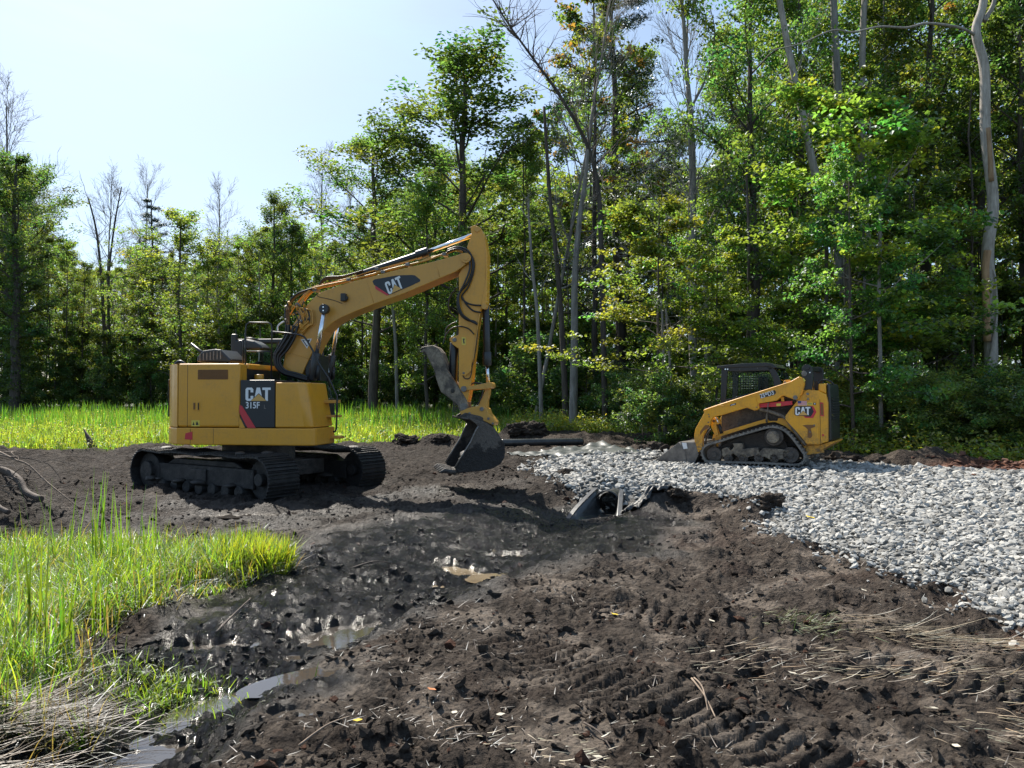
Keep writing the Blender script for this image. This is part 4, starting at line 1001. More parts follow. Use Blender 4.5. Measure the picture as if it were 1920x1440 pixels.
# lift tower posts
tw = [(1320, 330), (1300, 160), (1300, 60), (1330, 28), (1360, 22), (1395, 30), (1425, 60), (1430, 200), (1428, 330), (1400, 318)]
lprism('tower_post', tw, -.74, -.62, M_['black'], vt=-.74)
tp_ = MB().prism(lp(tw, -.74), .62, .74).build('tower_post', M_['black'], ld, .008)
for x, y in ((1360, 52), (1330, 130)):
    ldisc('pin', x, y, .055, -.77, -.60, M_['steel'] if y > 100 else M_['black'])
ldisc('bolt', 1398, 118, .014, -.755, -.74, M_['chrome'])
lprism('cross_member', [(1330, 40), (1400, 40), (1400, 90), (1330, 90)], -.62, .62, M_['black'], vt=-.62)
ldisc('pin', 1330, 130, .055, .60, .77, M_['steel'])
# ---- lift arms, near and far
arm = [(115, 572), (130, 560), (300, 500), (1030, 268), (1170, 222), (1270, 165), (1300, 185), (1335, 245), (1322, 300), (1260, 440), (1235, 448), (1200, 440), (1090, 400), (1060, 405), (1000, 455), (780, 492), (790, 545), (770, 568), (730, 575), (640, 540), (330, 632), (235, 652), (210, 690), (200, 740), (150, 800), (110, 880), (100, 960), (108, 1000), (95, 1045), (60, 1075), (28, 1050), (12, 960), (10, 870), (22, 800), (60, 730), (100, 660), (130, 600)]
for i, (v0, v1) in enumerate(((-.84, -.70), (.70, .84))):
    P = lp(arm, -.84)
    ao = MB().prism(P, v0, v1).build('lift_arm', M_['loader'], ld, .014, 3)
    if i == 0:
        lflat('number_badge', [(800, 385), (960, 335), (975, 328), (992, 350), (985, 375), (965, 388), (805, 430)], -.842, M_['blackdecal'], ao)
        a = l.at(*Z5(808, 424), -.845); b = l.at(*Z5(962, 380), -.845)
        rot = atan2(b[1]-a[1], b[0]-a[0])
        text_obj('lettering', '259D3', .125, facing(a[0], -.846, a[1]-.005, rot), M_['white'], ao, .010, .86)
        lflat('small_badge', [(438, 505), (508, 484), (514, 492), (510, 505), (440, 522)], -.842, M_['blackdecal'], ao)
        lflat('small_badge_text', [(450, 508), (500, 493), (502, 499), (452, 514)], -.845, M_['white'], ao, th=.002)
        # pressed ribs and plates
        lflat('rib_plate', [(550, 480), (560, 462), (740, 404), (752, 412), (770, 500), (765, 560), (735, 568), (650, 530), (600, 505), (560, 500)], -.842, M_['loader'], ao, th=.016)
        lflat('rib_plate', [(1030, 350), (1035, 322), (1130, 285), (1170, 240), (1270, 175), (1320, 250), (1310, 300), (1250, 430), (1200, 430), (1100, 390), (1060, 385)], -.842, M_['loader'], ao, th=.014)
        for q_ in ([(300, 515), (390, 515), (440, 520)],): ltube(q_, -.848, .006, 'weld_seam', M_['loader'], ao)
        ltube([(140, 572), (300, 512), (640, 400), (1100, 258)], -.842, .009, 'top_flange', M_['loader'], ao)
        lflat('arm_recess', [(80, 830), (140, 750), (190, 750), (190, 780), (120, 820), (85, 870)], -.842, M_['louvre'], ao)
        for x, y, r in ((1222, 418, .045), (1268, 268, .03)): ldisc('pin', x, y, r, -.875, -.84, M_['steel'] if y > 300 else M_['loader'], ao)
        for x, y in ((180, 622), (188, 650), (178, 716), (757, 535)): ldisc('bolt', x, y, .014, -.865, -.84, M_['steel'], ao)
        lflat('yellow_label', [(1308, 180), (1330, 190), (1348, 218), (1330, 230)], -.80, M_['yellowlabel'], ld)
lprism('lift_lug', [(1075, 245), (1085, 215), (1110, 208), (1160, 205), (1170, 225), (1140, 240), (1100, 262)], -.70, -.62, M_['loader'], vt=-.7)
ldisc('pin', 1098, 236, .022, -.72, -.6, M_['steel'])
# red safety brace and lift cylinder
lprism('safety_brace', [(782, 492), (1000, 470), (1180, 458), (1186, 505), (1000, 528), (790, 540)], -.76, -.68, M_['red'], vt=-.76)
lflat('label', [(998, 492), (1050, 488), (1050, 518), (998, 522)], -.762, M_['yellowlabel'])
ltube([(770, 560), (1210, 470)], -.62, .035, 'lift_cylinder', M_['plastic'])
ltube([(900, 545), (960, 560), (1080, 548), (1160, 560)], -.64, .012, 'hose', M_['hose'], sm=4)
ltube([(905, 460), (895, 520), (885, 620)], -.80, .010, 'bracket', M_['steel'])
lprism('bracket', [(1048, 415), (1085, 412), (1090, 465), (1055, 468)], -.74, -.70, M_['loader'], vt=-.74)
# tilt linkage at the front
lprism('tilt_link', [(215, 690), (250, 660), (285, 655), (330, 720), (300, 740), (270, 740), (300, 860), (260, 880), (215, 780)], -.66, -.56, M_['loader'], vt=-.66)
ltube([(270, 660), (300, 720)], -.68, .02, 'tilt_cylinder', M_['chrome']); ltube([(300, 720), (340, 850)], -.6, .04, 'tilt_cylinder', M_['plastic'])
ldisc('pin', 243, 700, .03, -.70, -.64, M_['louvre'])
ltube([(200, 780), (150, 840), (120, 930), (140, 990)], -.6, .02, 'hose', M_['hose'], sm=4)
ltube([(215, 800), (170, 860), (150, 940), (160, 1000)], -.55, .02, 'hose', M_['hose'], sm=4)
# ---- cab
CV = .50
cabm = MB()
fpil = [(325, 470), (335, 80), (385, 62), (430, 60), (410, 120), (400, 300), (385, 470)]
rpil = [(870, 40), (960, 60), (1010, 130), (1060, 260), (1080, 320), (1030, 340), (975, 320), (950, 180), (910, 100)]
sill = [(318, 480), (385, 440), (700, 360), (1060, 300), (1080, 330), (1080, 420), (700, 520), (330, 600)]
top = [(330, 90), (340, 55), (930, 20), (960, 60), (930, 95), (420, 105)]
for v0 in (-CV, CV-.05):
    for q in (fpil, rpil, sill, top): cabm.prism(lp(q, -CV), v0+(.0 if q is sill else .001), v0+.05-(.0 if q is sill else .001))
cabm.prism(lp([(318, 480), (340, 470), (340, 620), (330, 640)], -CV), -CV+.02, CV-.02)
cab_o = cabm.build('cab_frame', M_['black'], ld, .012)
lprism('cab_roof', [(280, 52), (285, 40), (600, 8), (880, 0), (920, 5), (970, 25), (1010, 60), (960, 70), (920, 45), (600, 55), (285, 70)], -CV-.03, CV+.03, M_['black'], vt=-CV, bev=.015)
lprism('rear_screen', [(930, 28), (945, 28), (985, 50), (1020, 110), (1045, 190), (1040, 215), (1020, 230), (980, 150)], -CV+.12, CV-.08, M_['glass'], vt=-CV)
for v in (CV-.12,): ltube([(930, 30), (985, 45), (1020, 105), (1050, 200)], v, .02, 'cab_post', M_['black'], sm=3)
for v in (-CV+.03, CV-.04):
    lw = lp([(400, 440), (415, 110), (910, 90), (955, 200), (1000, 310), (700, 370)], -CV)
    MB().prism(lw, v-.004, v+.004).build('side_window', M_['glass'], ld)
    gr = MB(); us = [p[0] for p in lw]; zs = [p[1] for p in lw]
    for k in range(18):
        u = min(us)+.06+(max(us)-min(us)-.1)*k/17
        MB().tube([(u, v+.02, min(zs)+.02+(u-min(us))*.35), (u, v+.02, max(zs)-.03)], .005, 4).build('grille_bar', M_['black'], cab_o)
    for k in range(7):
        z = min(zs)+.25+(max(zs)-min(zs)-.3)*k/6
        MB().tube([(min(us)+.04, v+.02, z), (max(us)-.12, v+.02, z)], .004, 4).build('grille_bar', M_['black'], cab_o)
for x, y in ((384, 78), (411, 78)): ldisc('roof_light', x, y, .018, -CV-.035, -CV-.01, M_['chrome'])
for x, y in ((555, 78), (767, 65)): ldisc('bolt', x, y, .008, -CV-.02, -CV, M_['steel'])
m = MB(); a = l.at(*Z5(600, 500), 0); m.box(a[0]-.05, a[0]+.45, -.25, .25, a[1]-.15, a[1]+.02); m.box(a[0]+.38, a[0]+.5, -.25, .25, a[1], a[1]+.62); m.build('seat', M_['seat'], ld, .05, 3)
# ---- bucket
bp = [(15, 940), (330, 770), (470, 770), (500, 830), (530, 950), (405, 970), (155, 962)]
side_z4 = [(115, 941), (125, 935), (335, 772), (352, 772), (385, 860), (410, 969), (155, 962)]
bkp = l.poly(side_z4, -.86, Z4); gz = GZL+.005
bkp = [(u, max(z, gz)) for u, z in bkp]
m = MB(); m.prism(bkp, -.86, -.845); m.prism(bkp, .845, .86)
prof = l.poly([(115, 945), (405, 970), (455, 960), (490, 900), (480, 830), (440, 780), (345, 768), (335, 775)], -.86, Z4)
prof = [(u, max(z, gz)) for u, z in prof]
for i in range(len(prof)-1):
    a, b = prof[i], prof[i+1]; t = Vector((b[0]-a[0], b[1]-a[1])).normalized(); n_ = (-t.y*.02, t.x*.02)
    m.prism([a, b, (b[0]+n_[0], b[1]+n_[1]), (a[0]+n_[0], a[1]+n_[1])], -.846, .846)
m.prism(l.poly([(385, 860), (352, 772), (470, 772), (500, 880), (460, 965), (408, 969)], -.86, Z4), -.85, -.83)
lb_ = m.build('loader_bucket', M_['steel'], ld, .006)
lflat('label', [(358, 778), (398, 778), (408, 828), (374, 832)], -.862, M_['white'], lb_, Z4)
ltube([(340, 775), (385, 865), (408, 965)], -.862, .008, 'weld_seam', M_['steel'], lb_, Z=Z4)
m = MB(); m.box(prof[0][0]-.05, prof[0][0]+.12, -.87, .87, gz-.012, gz+.008); m.build('cutting_edge', M_['steel'], lb_, .003)
lprism('quick_attach', [(440, 790), (520, 790), (530, 940), (470, 950)], -.5, .5, M_['black'], Z=Z4, vt=-.7)

# ------------------------------------------------------------------ loose things on the ground
ICO_V = []
_g = (1+5**.5)/2
for a_ in (-1, 1):
    for b_ in (-_g, _g): ICO_V += [(0, a_, b_), (a_, b_, 0), (b_, 0, a_)]
ICO_V = np.array(ICO_V, float); ICO_V /= np.linalg.norm(ICO_V[0])
from itertools import combinations
_d = np.linalg.norm(ICO_V[:, None]-ICO_V[None], axis=-1); _el = np.min(_d[_d > .01])
ICO_F = []
for i, j, k in combinations(range(12), 3):
    if max(_d[i, j], _d[j, k], _d[i, k]) < _el*1.01:
        n = np.cross(ICO_V[j]-ICO_V[i], ICO_V[k]-ICO_V[i])
        ICO_F.append((i, j, k) if n @ ICO_V[i] > 0 else (i, k, j))
ICO_F = np.array(ICO_F)
def rocks(P, size, flat_, jitter, rng, embed=.2):
    """many little polyhedra: P (n,3) ground points, size (n,)"""
    n = len(P)
    V = ICO_V[None]*(1+jitter*rng.standard_normal((n, 12, 1)))
    ax = np.stack([rng.uniform(.8, 1.5, n), rng.uniform(.65, 1.1, n), rng.uniform(*flat_, n)], -1)
    V = V*ax[:, None, :]
    a = rng.uniform(0, 2*pi, n); tl = rng.normal(0, .35, n)
    c, s = np.cos(tl), np.sin(tl); y = V[..., 1]*c[:, None]-V[..., 2]*s[:, None]; z = V[..., 1]*s[:, None]+V[..., 2]*c[:, None]
    x = V[..., 0]; tl = rng.normal(0, .35, n); c, s = np.cos(tl)[:, None], np.sin(tl)[:, None]; x, z = x*c-z*s, x*s+z*c
    c, s = np.cos(a)[:, None], np.sin(a)[:, None]; x, y = x*c-y*s, x*s+y*c
    V = np.stack([x, y, z], -1)*size[:, None, None]+P[:, None, :]
    V[..., 2] += (size*(1-embed*2)*.5)[:, None]
    F = (ICO_F[None]+12*np.arange(n)[:, None, None]).reshape(-1, 3)
    return V.reshape(-1, 3), F
def polar(n, r0, r1, a0, a1, rng, power=1.0):
    r = r0*(r1/r0)**(rng.random(n)**power); a = np.radians(rng.uniform(a0, a1, n)); return r*np.sin(a), r*np.cos(a)
rng = np.random.default_rng(11)
# clods of mud
x, y = polar(30000, 2.7, 17, -37, 37, rng)
sd, gn, md, wet = masks(x, y)
den = sstep(-.35, .6, fbm(x, y, .5, 2, 81))*.8+.2
den = den*np.where(wet > .5, .55, 1)
ok = (sd < -.06) & (gn < .25) & (md < .4) & (rng.random(len(x)) < den)
for p in PUDDLES: ok &= puddle_d(x, y, p) > 1.15
x, y, wet = x[ok][:17000], y[ok][:17000], wet[ok][:17000]
size = .004+.034*rng.random(len(x))**7+.0010*np.hypot(x, y)*(.2+rng.random(len(x)))
V, F = rocks(np.stack([x, y, terrain_height(x, y)], -1), size, (.35, .9), .30, rng, .35)
me = mesh_np('mud_clods', V, F, np.full(len(F), 3), M_['ground'], False, {'wet': ('FLOAT', np.repeat(wet*.8, 12)), 'pad': ('FLOAT', np.zeros(len(V))), 'veg': ('FLOAT', np.zeros(len(V))), 'pressed': ('FLOAT', np.zeros(len(V))), 'damp': ('FLOAT', np.repeat(damp_f(x, y), 12)), 'red': ('FLOAT', np.repeat((rng.random(len(x)) < .05)*.6, 12))})
tag(link('mud_clods', me), 'crumbled clods of dark earth strewn over the churned mud', 'clods', kind='stuff')
# ---- gravel road
def _stone(t):
    tone = attr(t, 'tone'); c = nn(t, 'ShaderNodeTexCoord').outputs['Object']
    oi = nn(t, 'ShaderNodeObjectInfo')
    tt = math_(t, 'FRACT', math_(t, 'ADD', tone, oi.outputs['Random']))
    col = ramp(t, tt, [(0, (.10, .10, .095)), (.3, (.23, .225, .21)), (.7, (.345, .345, .33)), (1, (.45, .43, .39))])
    col = mixc(t, .5, col, mixc(t, noise(t, 30, 5, .7, vec=c), (.5, .5, .5), (1., 1., .98)), 'MULTIPLY')
    return principled(t, col, .8, 0, bump(t, noise(t, 60, 4, .7, vec=c), .35, .006))
M_['stone'] = mat('crushed_limestone', _stone)
# sheet of stone dust under the stones
gx = np.linspace(-.4, 17, 190); gy = np.linspace(1.5, 21, 210); GXX, GYY = np.meshgrid(gx, gy, indexing='ij')
sdp = poly_sd(GXX, GYY, PAD)
zz = terrain_height(GXX, GYY)+.006
f = grid_faces(len(gx), len(gy), True); keep = (sdp.ravel()[f] > .06).all(1); f = f[keep]
used, inv = np.unique(f, return_inverse=True); vv = np.stack([GXX, GYY, zz], -1).reshape(-1, 3)[used]
M_['stonedust'] = mat('stone_dust', lambda t: principled(t, ramp(t, noise(t, 22, 7, .7), [(.35, (.06, .058, .052)), (.65, (.22, .215, .20))]), .9, 0, bump(t, noise(t, 40, 5, .8), .8, .02)))
road = tag(link('gravel_road', mesh_np('gravel_road', vv, inv.reshape(f.shape), np.full(len(f), 4), M_['stonedust'], True)), 'pad of pale crushed stone laid across the mud', kind='structure')
x, y = polar(56000, 4.6, 20.5, -3, 39, rng, .9)
sd = poly_sd(x, y, PAD)+.10*fbm(x, y, .7, 3, 3)
ok = (sd > -.35) & ((sd > .10) | (rng.random(len(x)) < .6*np.exp(np.minimum(sd, 0)*9))) 
lu = (x-LD.O.x)*LD.u.x+(y-LD.O.y)*LD.u.y; lv = (x-LD.O.x)*LD.v.x+(y-LD.O.y)*LD.v.y
ok &= ~((lu > -2.35) & (lu < 1.0) & (np.abs(lv) < .93))
ok &= ~((x > -.1) & (x < 3.2) & (y > 18.9-.25*np.sin(x*2)))
x, y = x[ok][:31000], y[ok][:31000]
R_ = np.hypot(x, y)
size = (.013+.026*rng.random(len(x))**2.2)*np.clip(R_/8, 1, 2.1)*np.where(R_ < 6.5, 1.05, 1)
lu = (x-LD.O.x)*LD.u.x+(y-LD.O.y)*LD.u.y; lv = (x-LD.O.x)*LD.v.x+(y-LD.O.y)*LD.v.y
size = np.where((lu > -2.6) & (lu < 1.6) & (lv < -.9) & (lv > -1.7), size*.55, size)
zz = terrain_height(x, y)+rng.random(len(x))*.012
P = np.stack([x, y, zz], -1)
app = size/R_; vis = (np.abs(x/y) < .66) & (y > 3.3)
order = np.argsort(-np.where(vis, app, 0)); near = order[:300]; rest = order[300:]
V, F = rocks(P[rest], size[rest], (.36, .8), .25, rng, .1)
me = mesh_np('gravel', V, F, np.full(len(F), 3), M_['stone'], False, {'tone': ('FLOAT', np.repeat(rng.random(len(rest)), 12))})
o = link('gravel', me, road); o['kind'] = 'stuff'
stone_me = []
for k in range(14):
    V, F = rocks(np.zeros((1, 3)), np.ones(1), (.38, .8), .19, rng, .1)
    stone_me.append(mesh_np('stone', V, F, np.full(len(F), 3), M_['stone'], False, {'tone': ('FLOAT', np.full(12, rng.random()))}))
for i in near:
    s_ = size[i]; M = Matrix.Translation(P[i]) @ Matrix.Rotation(rng.uniform(0, 6.28), 4, 'Z') @ Matrix.Diagonal((s_, s_, s_, 1))
    link('stone', stone_me[int(rng.integers(14))], road, M)
# ---- straw and torn stems lying about
def blades(P, h, w, az, lean, curve, seg, rng, lying=False):
    """strips: P base (n,3), height, width, azimuth of lean, lean angle, extra curvature"""
    n = len(P); ts = np.linspace(0, 1, seg+1)
    ang = lean[:, None]+curve[:, None]*ts[None]
    dl = h[:, None]/seg
    dxy = np.sin(ang)*dl; dz = np.cos(ang)*dl
    rx = np.concatenate([np.zeros((n, 1)), np.cumsum(dxy[:, :-1], 1)], 1); rz = np.concatenate([np.zeros((n, 1)), np.cumsum(dz[:, :-1], 1)], 1)
    ca, sa = np.cos(az)[:, None], np.sin(az)[:, None]
    cx = P[:, 0:1]+rx*ca; cy = P[:, 1:2]+rx*sa; cz = P[:, 2:3]+rz
    tw = az+pi/2+rng.normal(0, .5, n)
    wx, wy = np.cos(tw)[:, None], np.sin(tw)[:, None]
    ww = w[:, None]*(1-ts[None]**2.2)*.5+.0004
    L_ = np.stack([cx-wx*ww, cy-wy*ww, cz], -1); R__ = np.stack([cx+wx*ww, cy+wy*ww, cz], -1)
    V = np.stack([L_, R__], 2).reshape(n, -1, 3)      # rows of left,right
    nv = 2*(seg+1); base = (np.arange(n)*nv)[:, None]
    q = np.concatenate([base+2*i+np.array([[0, 1, 3, 2]]) for i in range(seg)], 1).reshape(-1, 4)
    return V.reshape(-1, 3), q, nv
def blade_mesh(name, V, q, nv, col, mat_, n):
    c = np.ones((len(V), 4), np.float32); c[:, :3] = np.repeat(col, nv, 0)
    return mesh_np(name, V, q, np.full(len(q), 4), mat_, False, {'tint': ('FLOAT_COLOR', c)})
def leafmat(name, trans=.5, gloss=.12, rough=.42, tr_gain=1.0, objvar=True):
    def b(t):
        c = attr(t, 'tint', 'Color')
        if objvar:
            oi = nn(t, 'ShaderNodeObjectInfo'); hsv = nn(t, 'ShaderNodeHueSaturation')
            h = math_(t, 'ADD', math_(t, 'MULTIPLY', oi.outputs['Random'], .035), .485)
            v = math_(t, 'ADD', math_(t, 'MULTIPLY', oi.outputs['Random'], .35), .80)
            t.links.new(h, hsv.inputs['Hue']); t.links.new(v, hsv.inputs['Value']); t.links.new(c, hsv.inputs['Color']); c = hsv.outputs['Color']
        d = nn(t, 'ShaderNodeBsdfDiffuse'); t.links.new(c, d.inputs['Color'])
        tr = nn(t, 'ShaderNodeBsdfTranslucent')
        t.links.new(mixc(t, 1.0, c, (2.3*tr_gain, 2.5*tr_gain, 1.1*tr_gain), 'MULTIPLY'), tr.inputs['Color'])
        m = nn(t, 'ShaderNodeMixShader', i_Fac=trans); t.links.new(d.outputs[0], m.inputs[1]); t.links.new(tr.outputs[0], m.inputs[2])
        g = nn(t, 'ShaderNodeBsdfGlossy', i_Roughness=rough); g.inputs['Color'].default_value = (.8, .85, .9, 1)
        fr = nn(t, 'ShaderNodeFresnel', i_IOR=1.4)
        m2 = nn(t, 'ShaderNodeMixShader'); t.links.new(math_(t, 'MULTIPLY', fr.outputs[0], gloss*6, True), m2.inputs[0])
        t.links.new(m.outputs[0], m2.inputs[1]); t.links.new(g.outputs[0], m2.inputs[2])
        return m2.outputs[0]
    return mat(name, b)
M_['grass'] = leafmat('grass_blade', .55, .02, .5, 1.0, False)
M_['leaf'] = leafmat('leaf', .55, .012, .5, 1.15)
M_['needle'] = leafmat('needle', .2, .05, .5, .6)
M_['straw'] = leafmat('dry_straw', .15, .02, .6, .3, False)
def cols(base, n, rng, sd_=.18, warm=.1):
    b = np.asarray(base)[None]*(1+sd_*rng.standard_normal((n, 1)))
    b = b*(1+np.array([[warm, 0, -warm*.5]])*rng.standard_normal((n, 1))); return np.clip(b, .004, 1)
def scatter_straw(name, x, y, ln, w, label, kind='stuff', azm=None, col=(.26, .20, .11), lift=.008, rng=rng, lean=(1.35, .12)):
    n = len(x); z = terrain_height(x, y)+lift
    az = rng.uniform(0, 2*pi, n) if azm is None else azm+rng.normal(0, .35, n)
    V, q, nv = blades(np.stack([x, y, z], -1), ln, w, az, rng.normal(lean[0], lean[1], n), rng.normal(.1, .25, n), 3, rng)
    return tag(link(name, blade_mesh(name, V, q, nv, cols(col, n, rng, .3), M_['straw'], n)), label, 'straw', kind=kind)
x, y = polar(9000, 2.8, 12, -28, 36, rng); sd, gn, md, wet = masks(x, y)
m_ = (sd < -.05) & (gn < 0) & (md < 0) & (wet < .3) & (rng.random(len(x)) < .25+.75*sstep(0, .6, fbm(x, y, .7, 2, 131)))
x, y = x[m_], y[m_]
scatter_straw('straw', x, y, .02+.08*rng.random(len(x))**2, np.full(len(x), .0028)+.0003*np.hypot(x, y), 'short bits of dry straw trodden into the mud', col=(.11, .08, .05))
# the flattened drift of dry stems at lower right
def bundle(name, x0, y0, x1, y1, n, spread, ln, label, col=(.21, .16, .09), lean=(1.42, .10), w=.005, jit=.25):
    t = rng.random(n); x = x0+(x1-x0)*t+rng.normal(0, spread, n); y = y0+(y1-y0)*t+rng.normal(0, spread, n)
    z = terrain_height(x, y)+.01+.03*rng.random(n)
    az = atan2(y1-y0, x1-x0)+rng.normal(0, jit, n)
    V, q, nv = blades(np.stack([x, y, z], -1), ln*(.4+.8*rng.random(n)), np.full(n, w)*(.6+.8*rng.random(n)), az, rng.normal(lean[0], lean[1], n), rng.normal(.08, .45, n), 4, rng)
    return tag(link(name, blade_mesh(name, V, q, nv, cols(col, n, rng, .3), M_['straw'], n)), label, 'straw', kind='stuff')
bundle('dry_grass', 2.2, 5.25, 3.6, 4.35, 190, .09, .42, 'flattened drift of pale dry grass below the gravel at right')
bundle('dry_grass', 1.2, 4.55, 2.9, 4.2, 230, .18, .13, 'thin scatter of trampled straw across the crawler prints')
bundle('dry_grass', 1.9, 5.5, 2.15, 5.1, 160, .10, .13, 'frayed tuft of dry and green stems near the stone edge', (.13, .15, .05), (1.1, .3))
bundle('dry_grass', 2.3, 3.6, 2.6, 3.3, 130, .16, .13, 'trampled straw at the lower right edge')
bundle('dry_grass', -.1, 3.45, .5, 3.35, 50, .14, .07, 'short trampled stems at the bottom centre', (.25, .2, .11))
# dry sedge hanging over the bank at lower left
bundle('dead_sedge', -2.75, 3.45, -2.15, 3.75, 420, .09, .42, 'dry brown sedge slumped over the muddy bank at lower left', (.13, .085, .045), (1.4, .14), .005, .3)
bundle('dead_sedge', -2.5, 3.1, -2.0, 3.3, 200, .10, .36, 'pale broken stems lying at the bottom left corner', (.22, .16, .10), (1.5, .10), .005, .3)
bundle('green_stems', -2.6, 6.15, -2.2, 6.6, 60, .04, .5, 'dark green reeds bent flat along the mud', (.02, .05, .012), (1.5, .05), .014, .12)['kind'] = 'stuff'
# twigs
def twig(pts, r, name, label, mat_, cat='twig'):
    q = smooth_path([(px_, py_, TH_(px_, py_)+dz) for px_, py_, dz in pts], 5); q = [Vector(v) for v in q]
    return tag(MB().tube(q, r, 6, r1=r*.5).build(name, mat_), label, cat)
M_['wood'] = mat('weathered_wood', lambda t: principled(t, ramp(t, noise(t, 14, 6, .7), [(.3, (.12, .085, .06)), (.7, (.30, .23, .17))]), .85, 0, bump(t, noise(t, 50, 5, .7), .5, .006)))
M_['darkwood'] = mat('dark_root', lambda t: principled(t, ramp(t, noise(t, 14, 6, .7), [(.3, (.03, .022, .018)), (.7, (.10, .072, .055))]), .8, 0, bump(t, noise(t, 40, 5, .7), .7, .01)))
a = gp(820, 1398); b = gp(885, 1362); twig([(a[0], a[1], .02), ((a[0]+b[0])/2, (a[1]+b[1])/2, .035), (b[0], b[1], .03)], .008, 'stick_fragment', 'short pale stick lying in the mud at bottom centre', M_['wood'])
for (p0, p1, r, lb_) in (((1297, 1292), (1342, 1355), .006, 'two pale reed stems crossing a crawler print, left one'), ((1300, 1290), (1330, 1350), .005, 'two pale reed stems crossing a crawler print, right one'),
                     ((1095, 1370), (1150, 1412), .006, 'thin dark stick at the bottom edge right of centre'), ((560, 1395), (655, 1365), .006, 'thin brown stick beside the wet ruts at lower left'),
                     ((660, 1060), (735, 1050), .010, 'long dark root on the wet mud in mid picture'), ((405, 1185), (470, 1130), .008, 'dark root beside the grass clump')):
    a = gp(*p0); b = gp(*p1); twig([(a[0], a[1], .012), ((a[0]+b[0])/2+.01, (a[1]+b[1])/2, .03), (b[0], b[1], .012)], r, 'twig', lb_, M_['wood'] if 'pale' in lb_ or 'brown' in lb_ else M_['darkwood'])
for (px, py, h, lb_) in ((480, 1232, .10, 'short black stub standing in the puddle'), (320, 1238, .06, 'small stub standing in mud below the grass'), (475, 1080, .13, 'upright dark stub near the grass tip'), (368, 1190, .07, 'leaning dark stub on the wet bank')):
    a = gp(px, py); z = TH_(*a); tag(MB().tube([(a[0], a[1], z-.03), (a[0]+.008, a[1], z+h*.5), (a[0]+.012, a[1]+.01, z+h)], .007, 6, r1=.004).build('stem_stub', M_['darkwood']), lb_, 'plant stub')
# fallen leaves
M_['yleaf'] = mat('fallen_leaf', lambda t: principled(t, (.62, .45, .03), .6)); M_['wleaf'] = mat('bleached_chip', lambda t: principled(t, (.42, .38, .30), .8)); M_['oleaf'] = mat('orange_leaf', lambda t: principled(t, (.45, .14, .03), .6))
def leaf_obj(px, py, s_, ma, lb_, z=0.0, name='fallen_leaf', cat='leaf', lift=.03):
    a = gp(px, py, z); z0 = TH_(*a)+lift; r = random.Random(px)
    an = r.uniform(0, 6.28); m = MB(); out = []
    for x_, y_, z_ in ((0, 0, 0), (.35, .32, .12), (.75, .28, .1), (1.1, 0, .22), (.7, -.3, .06), (.3, -.3, .05)):
        out.append((a[0]+s_*(x_*cos(an)-y_*sin(an)), a[1]+s_*(x_*sin(an)+y_*cos(an)), z0+s_*z_))
    m.add(out, [(0, 1, 2, 3), (0, 3, 4, 5)]); o = m.build(name, ma); so_ = o.modifiers.new('t', 'SOLIDIFY'); so_.thickness = .0015
    return tag(o, lb_, cat)
leaf_obj(680, 1368, .05, M_['yleaf'], 'bright yellow leaf on dark mud at bottom left of centre')
leaf_obj(1528, 968, .11, M_['yleaf'], 'yellow leaf lying on the grey stones', .17)
leaf_obj(1160, 1165, .05, M_['yleaf'], 'small yellow leaf on brown mud right of centre')
leaf_obj(818, 1312, .045, M_['oleaf'], 'tiny orange leaf among clods at bottom centre')
for i, (px, py) in enumerate(((848, 1335), (930, 1342), (1495, 1282), (1340, 1175), (1335, 1232), (1625, 1115), (1785, 1415), (1130, 1430), (1760, 1340))):
    o = leaf_obj(px, py, .045, M_['wleaf'], ['pale chip at bottom centre, left of another one', 'pale chip at bottom centre, right of another one', 'largest pale chip, right of the crossing reed stems', 'pale chip on brown mud below the straw scatter', 'pale chip left of the straw scatter', 'pale chip nearest the stone edge', 'pale chip near the lower right corner, bottom one', 'pale chip at the bottom edge right of centre', 'pale chip near the lower right corner, upper one'][i], 0, 'pale_chip', 'chip')
# ---- plastic culvert end in the trench
cv = empty('culvert_end', (1.31, 11.12, -.18), radians(-22), 'flared black plastic end section of a culvert under the gravel', 'culvert')
def usec(t):
    """open U of the flared section: t=0 at the pipe, 1 at the lip"""
    w = .20+.20*t; hgt = .40*(1-t)**.8+.03; y_ = .46-.95*t; out = []
    for k in range(13):
        a = -1+2*k/12; out.append((w*(abs(a)**.55)*(1 if a > 0 else -1)*(.92+.08*abs(a)), y_, hgt*abs(a)**4.5))
    return out
m = MB(); rows = [usec(k/8) for k in range(9)]; m.grid(rows); o = m.build('flared_apron', M_['hdpe'], cv); so_ = o.modifiers.new('t', 'SOLIDIFY'); so_.thickness = .018
for sgn in (0, -1):
    d_ = -1 if sgn == 0 else 1
    ed = [Vector(r[sgn]) for r in rows]
    m = MB(); m.grid([[tuple(p+Vector((-.01*d_, 0, .012))) for p in ed], [tuple(p+Vector((.055*d_, 0, .012))) for p in ed], [tuple(p+Vector((.06*d_, 0, -.03))) for p in ed]], False)
    o = m.build('apron_flange', M_['hdpe'], cv); s2 = o.modifiers.new('t', 'SOLIDIFY'); s2.thickness = .014
m = MB(); hood_ = []
for k in range(4):
    t = k/3; hood_.append([(-(.205+.01*t)*cos(pi*i/14), .47-.16*t, .20+(.205+.01*t)*sin(pi*i/14)) for i in range(15)])
m.grid(hood_); o = m.build('hood_ring', M_['hdpe'], cv); s2 = o.modifiers.new('t', 'SOLIDIFY'); s2.thickness = .02
m = MB(); rows = []
for k in range(26):
    y_ = .5+k*.05; r_ = .185+(.016 if k % 2 else 0)
    rows.append([(r_*cos(2*pi*i/28), y_, .20+r_*sin(2*pi*i/28)) for i in range(29)])
m.grid(rows); m.build('corrugated_pipe', M_['hdpe'], cv)
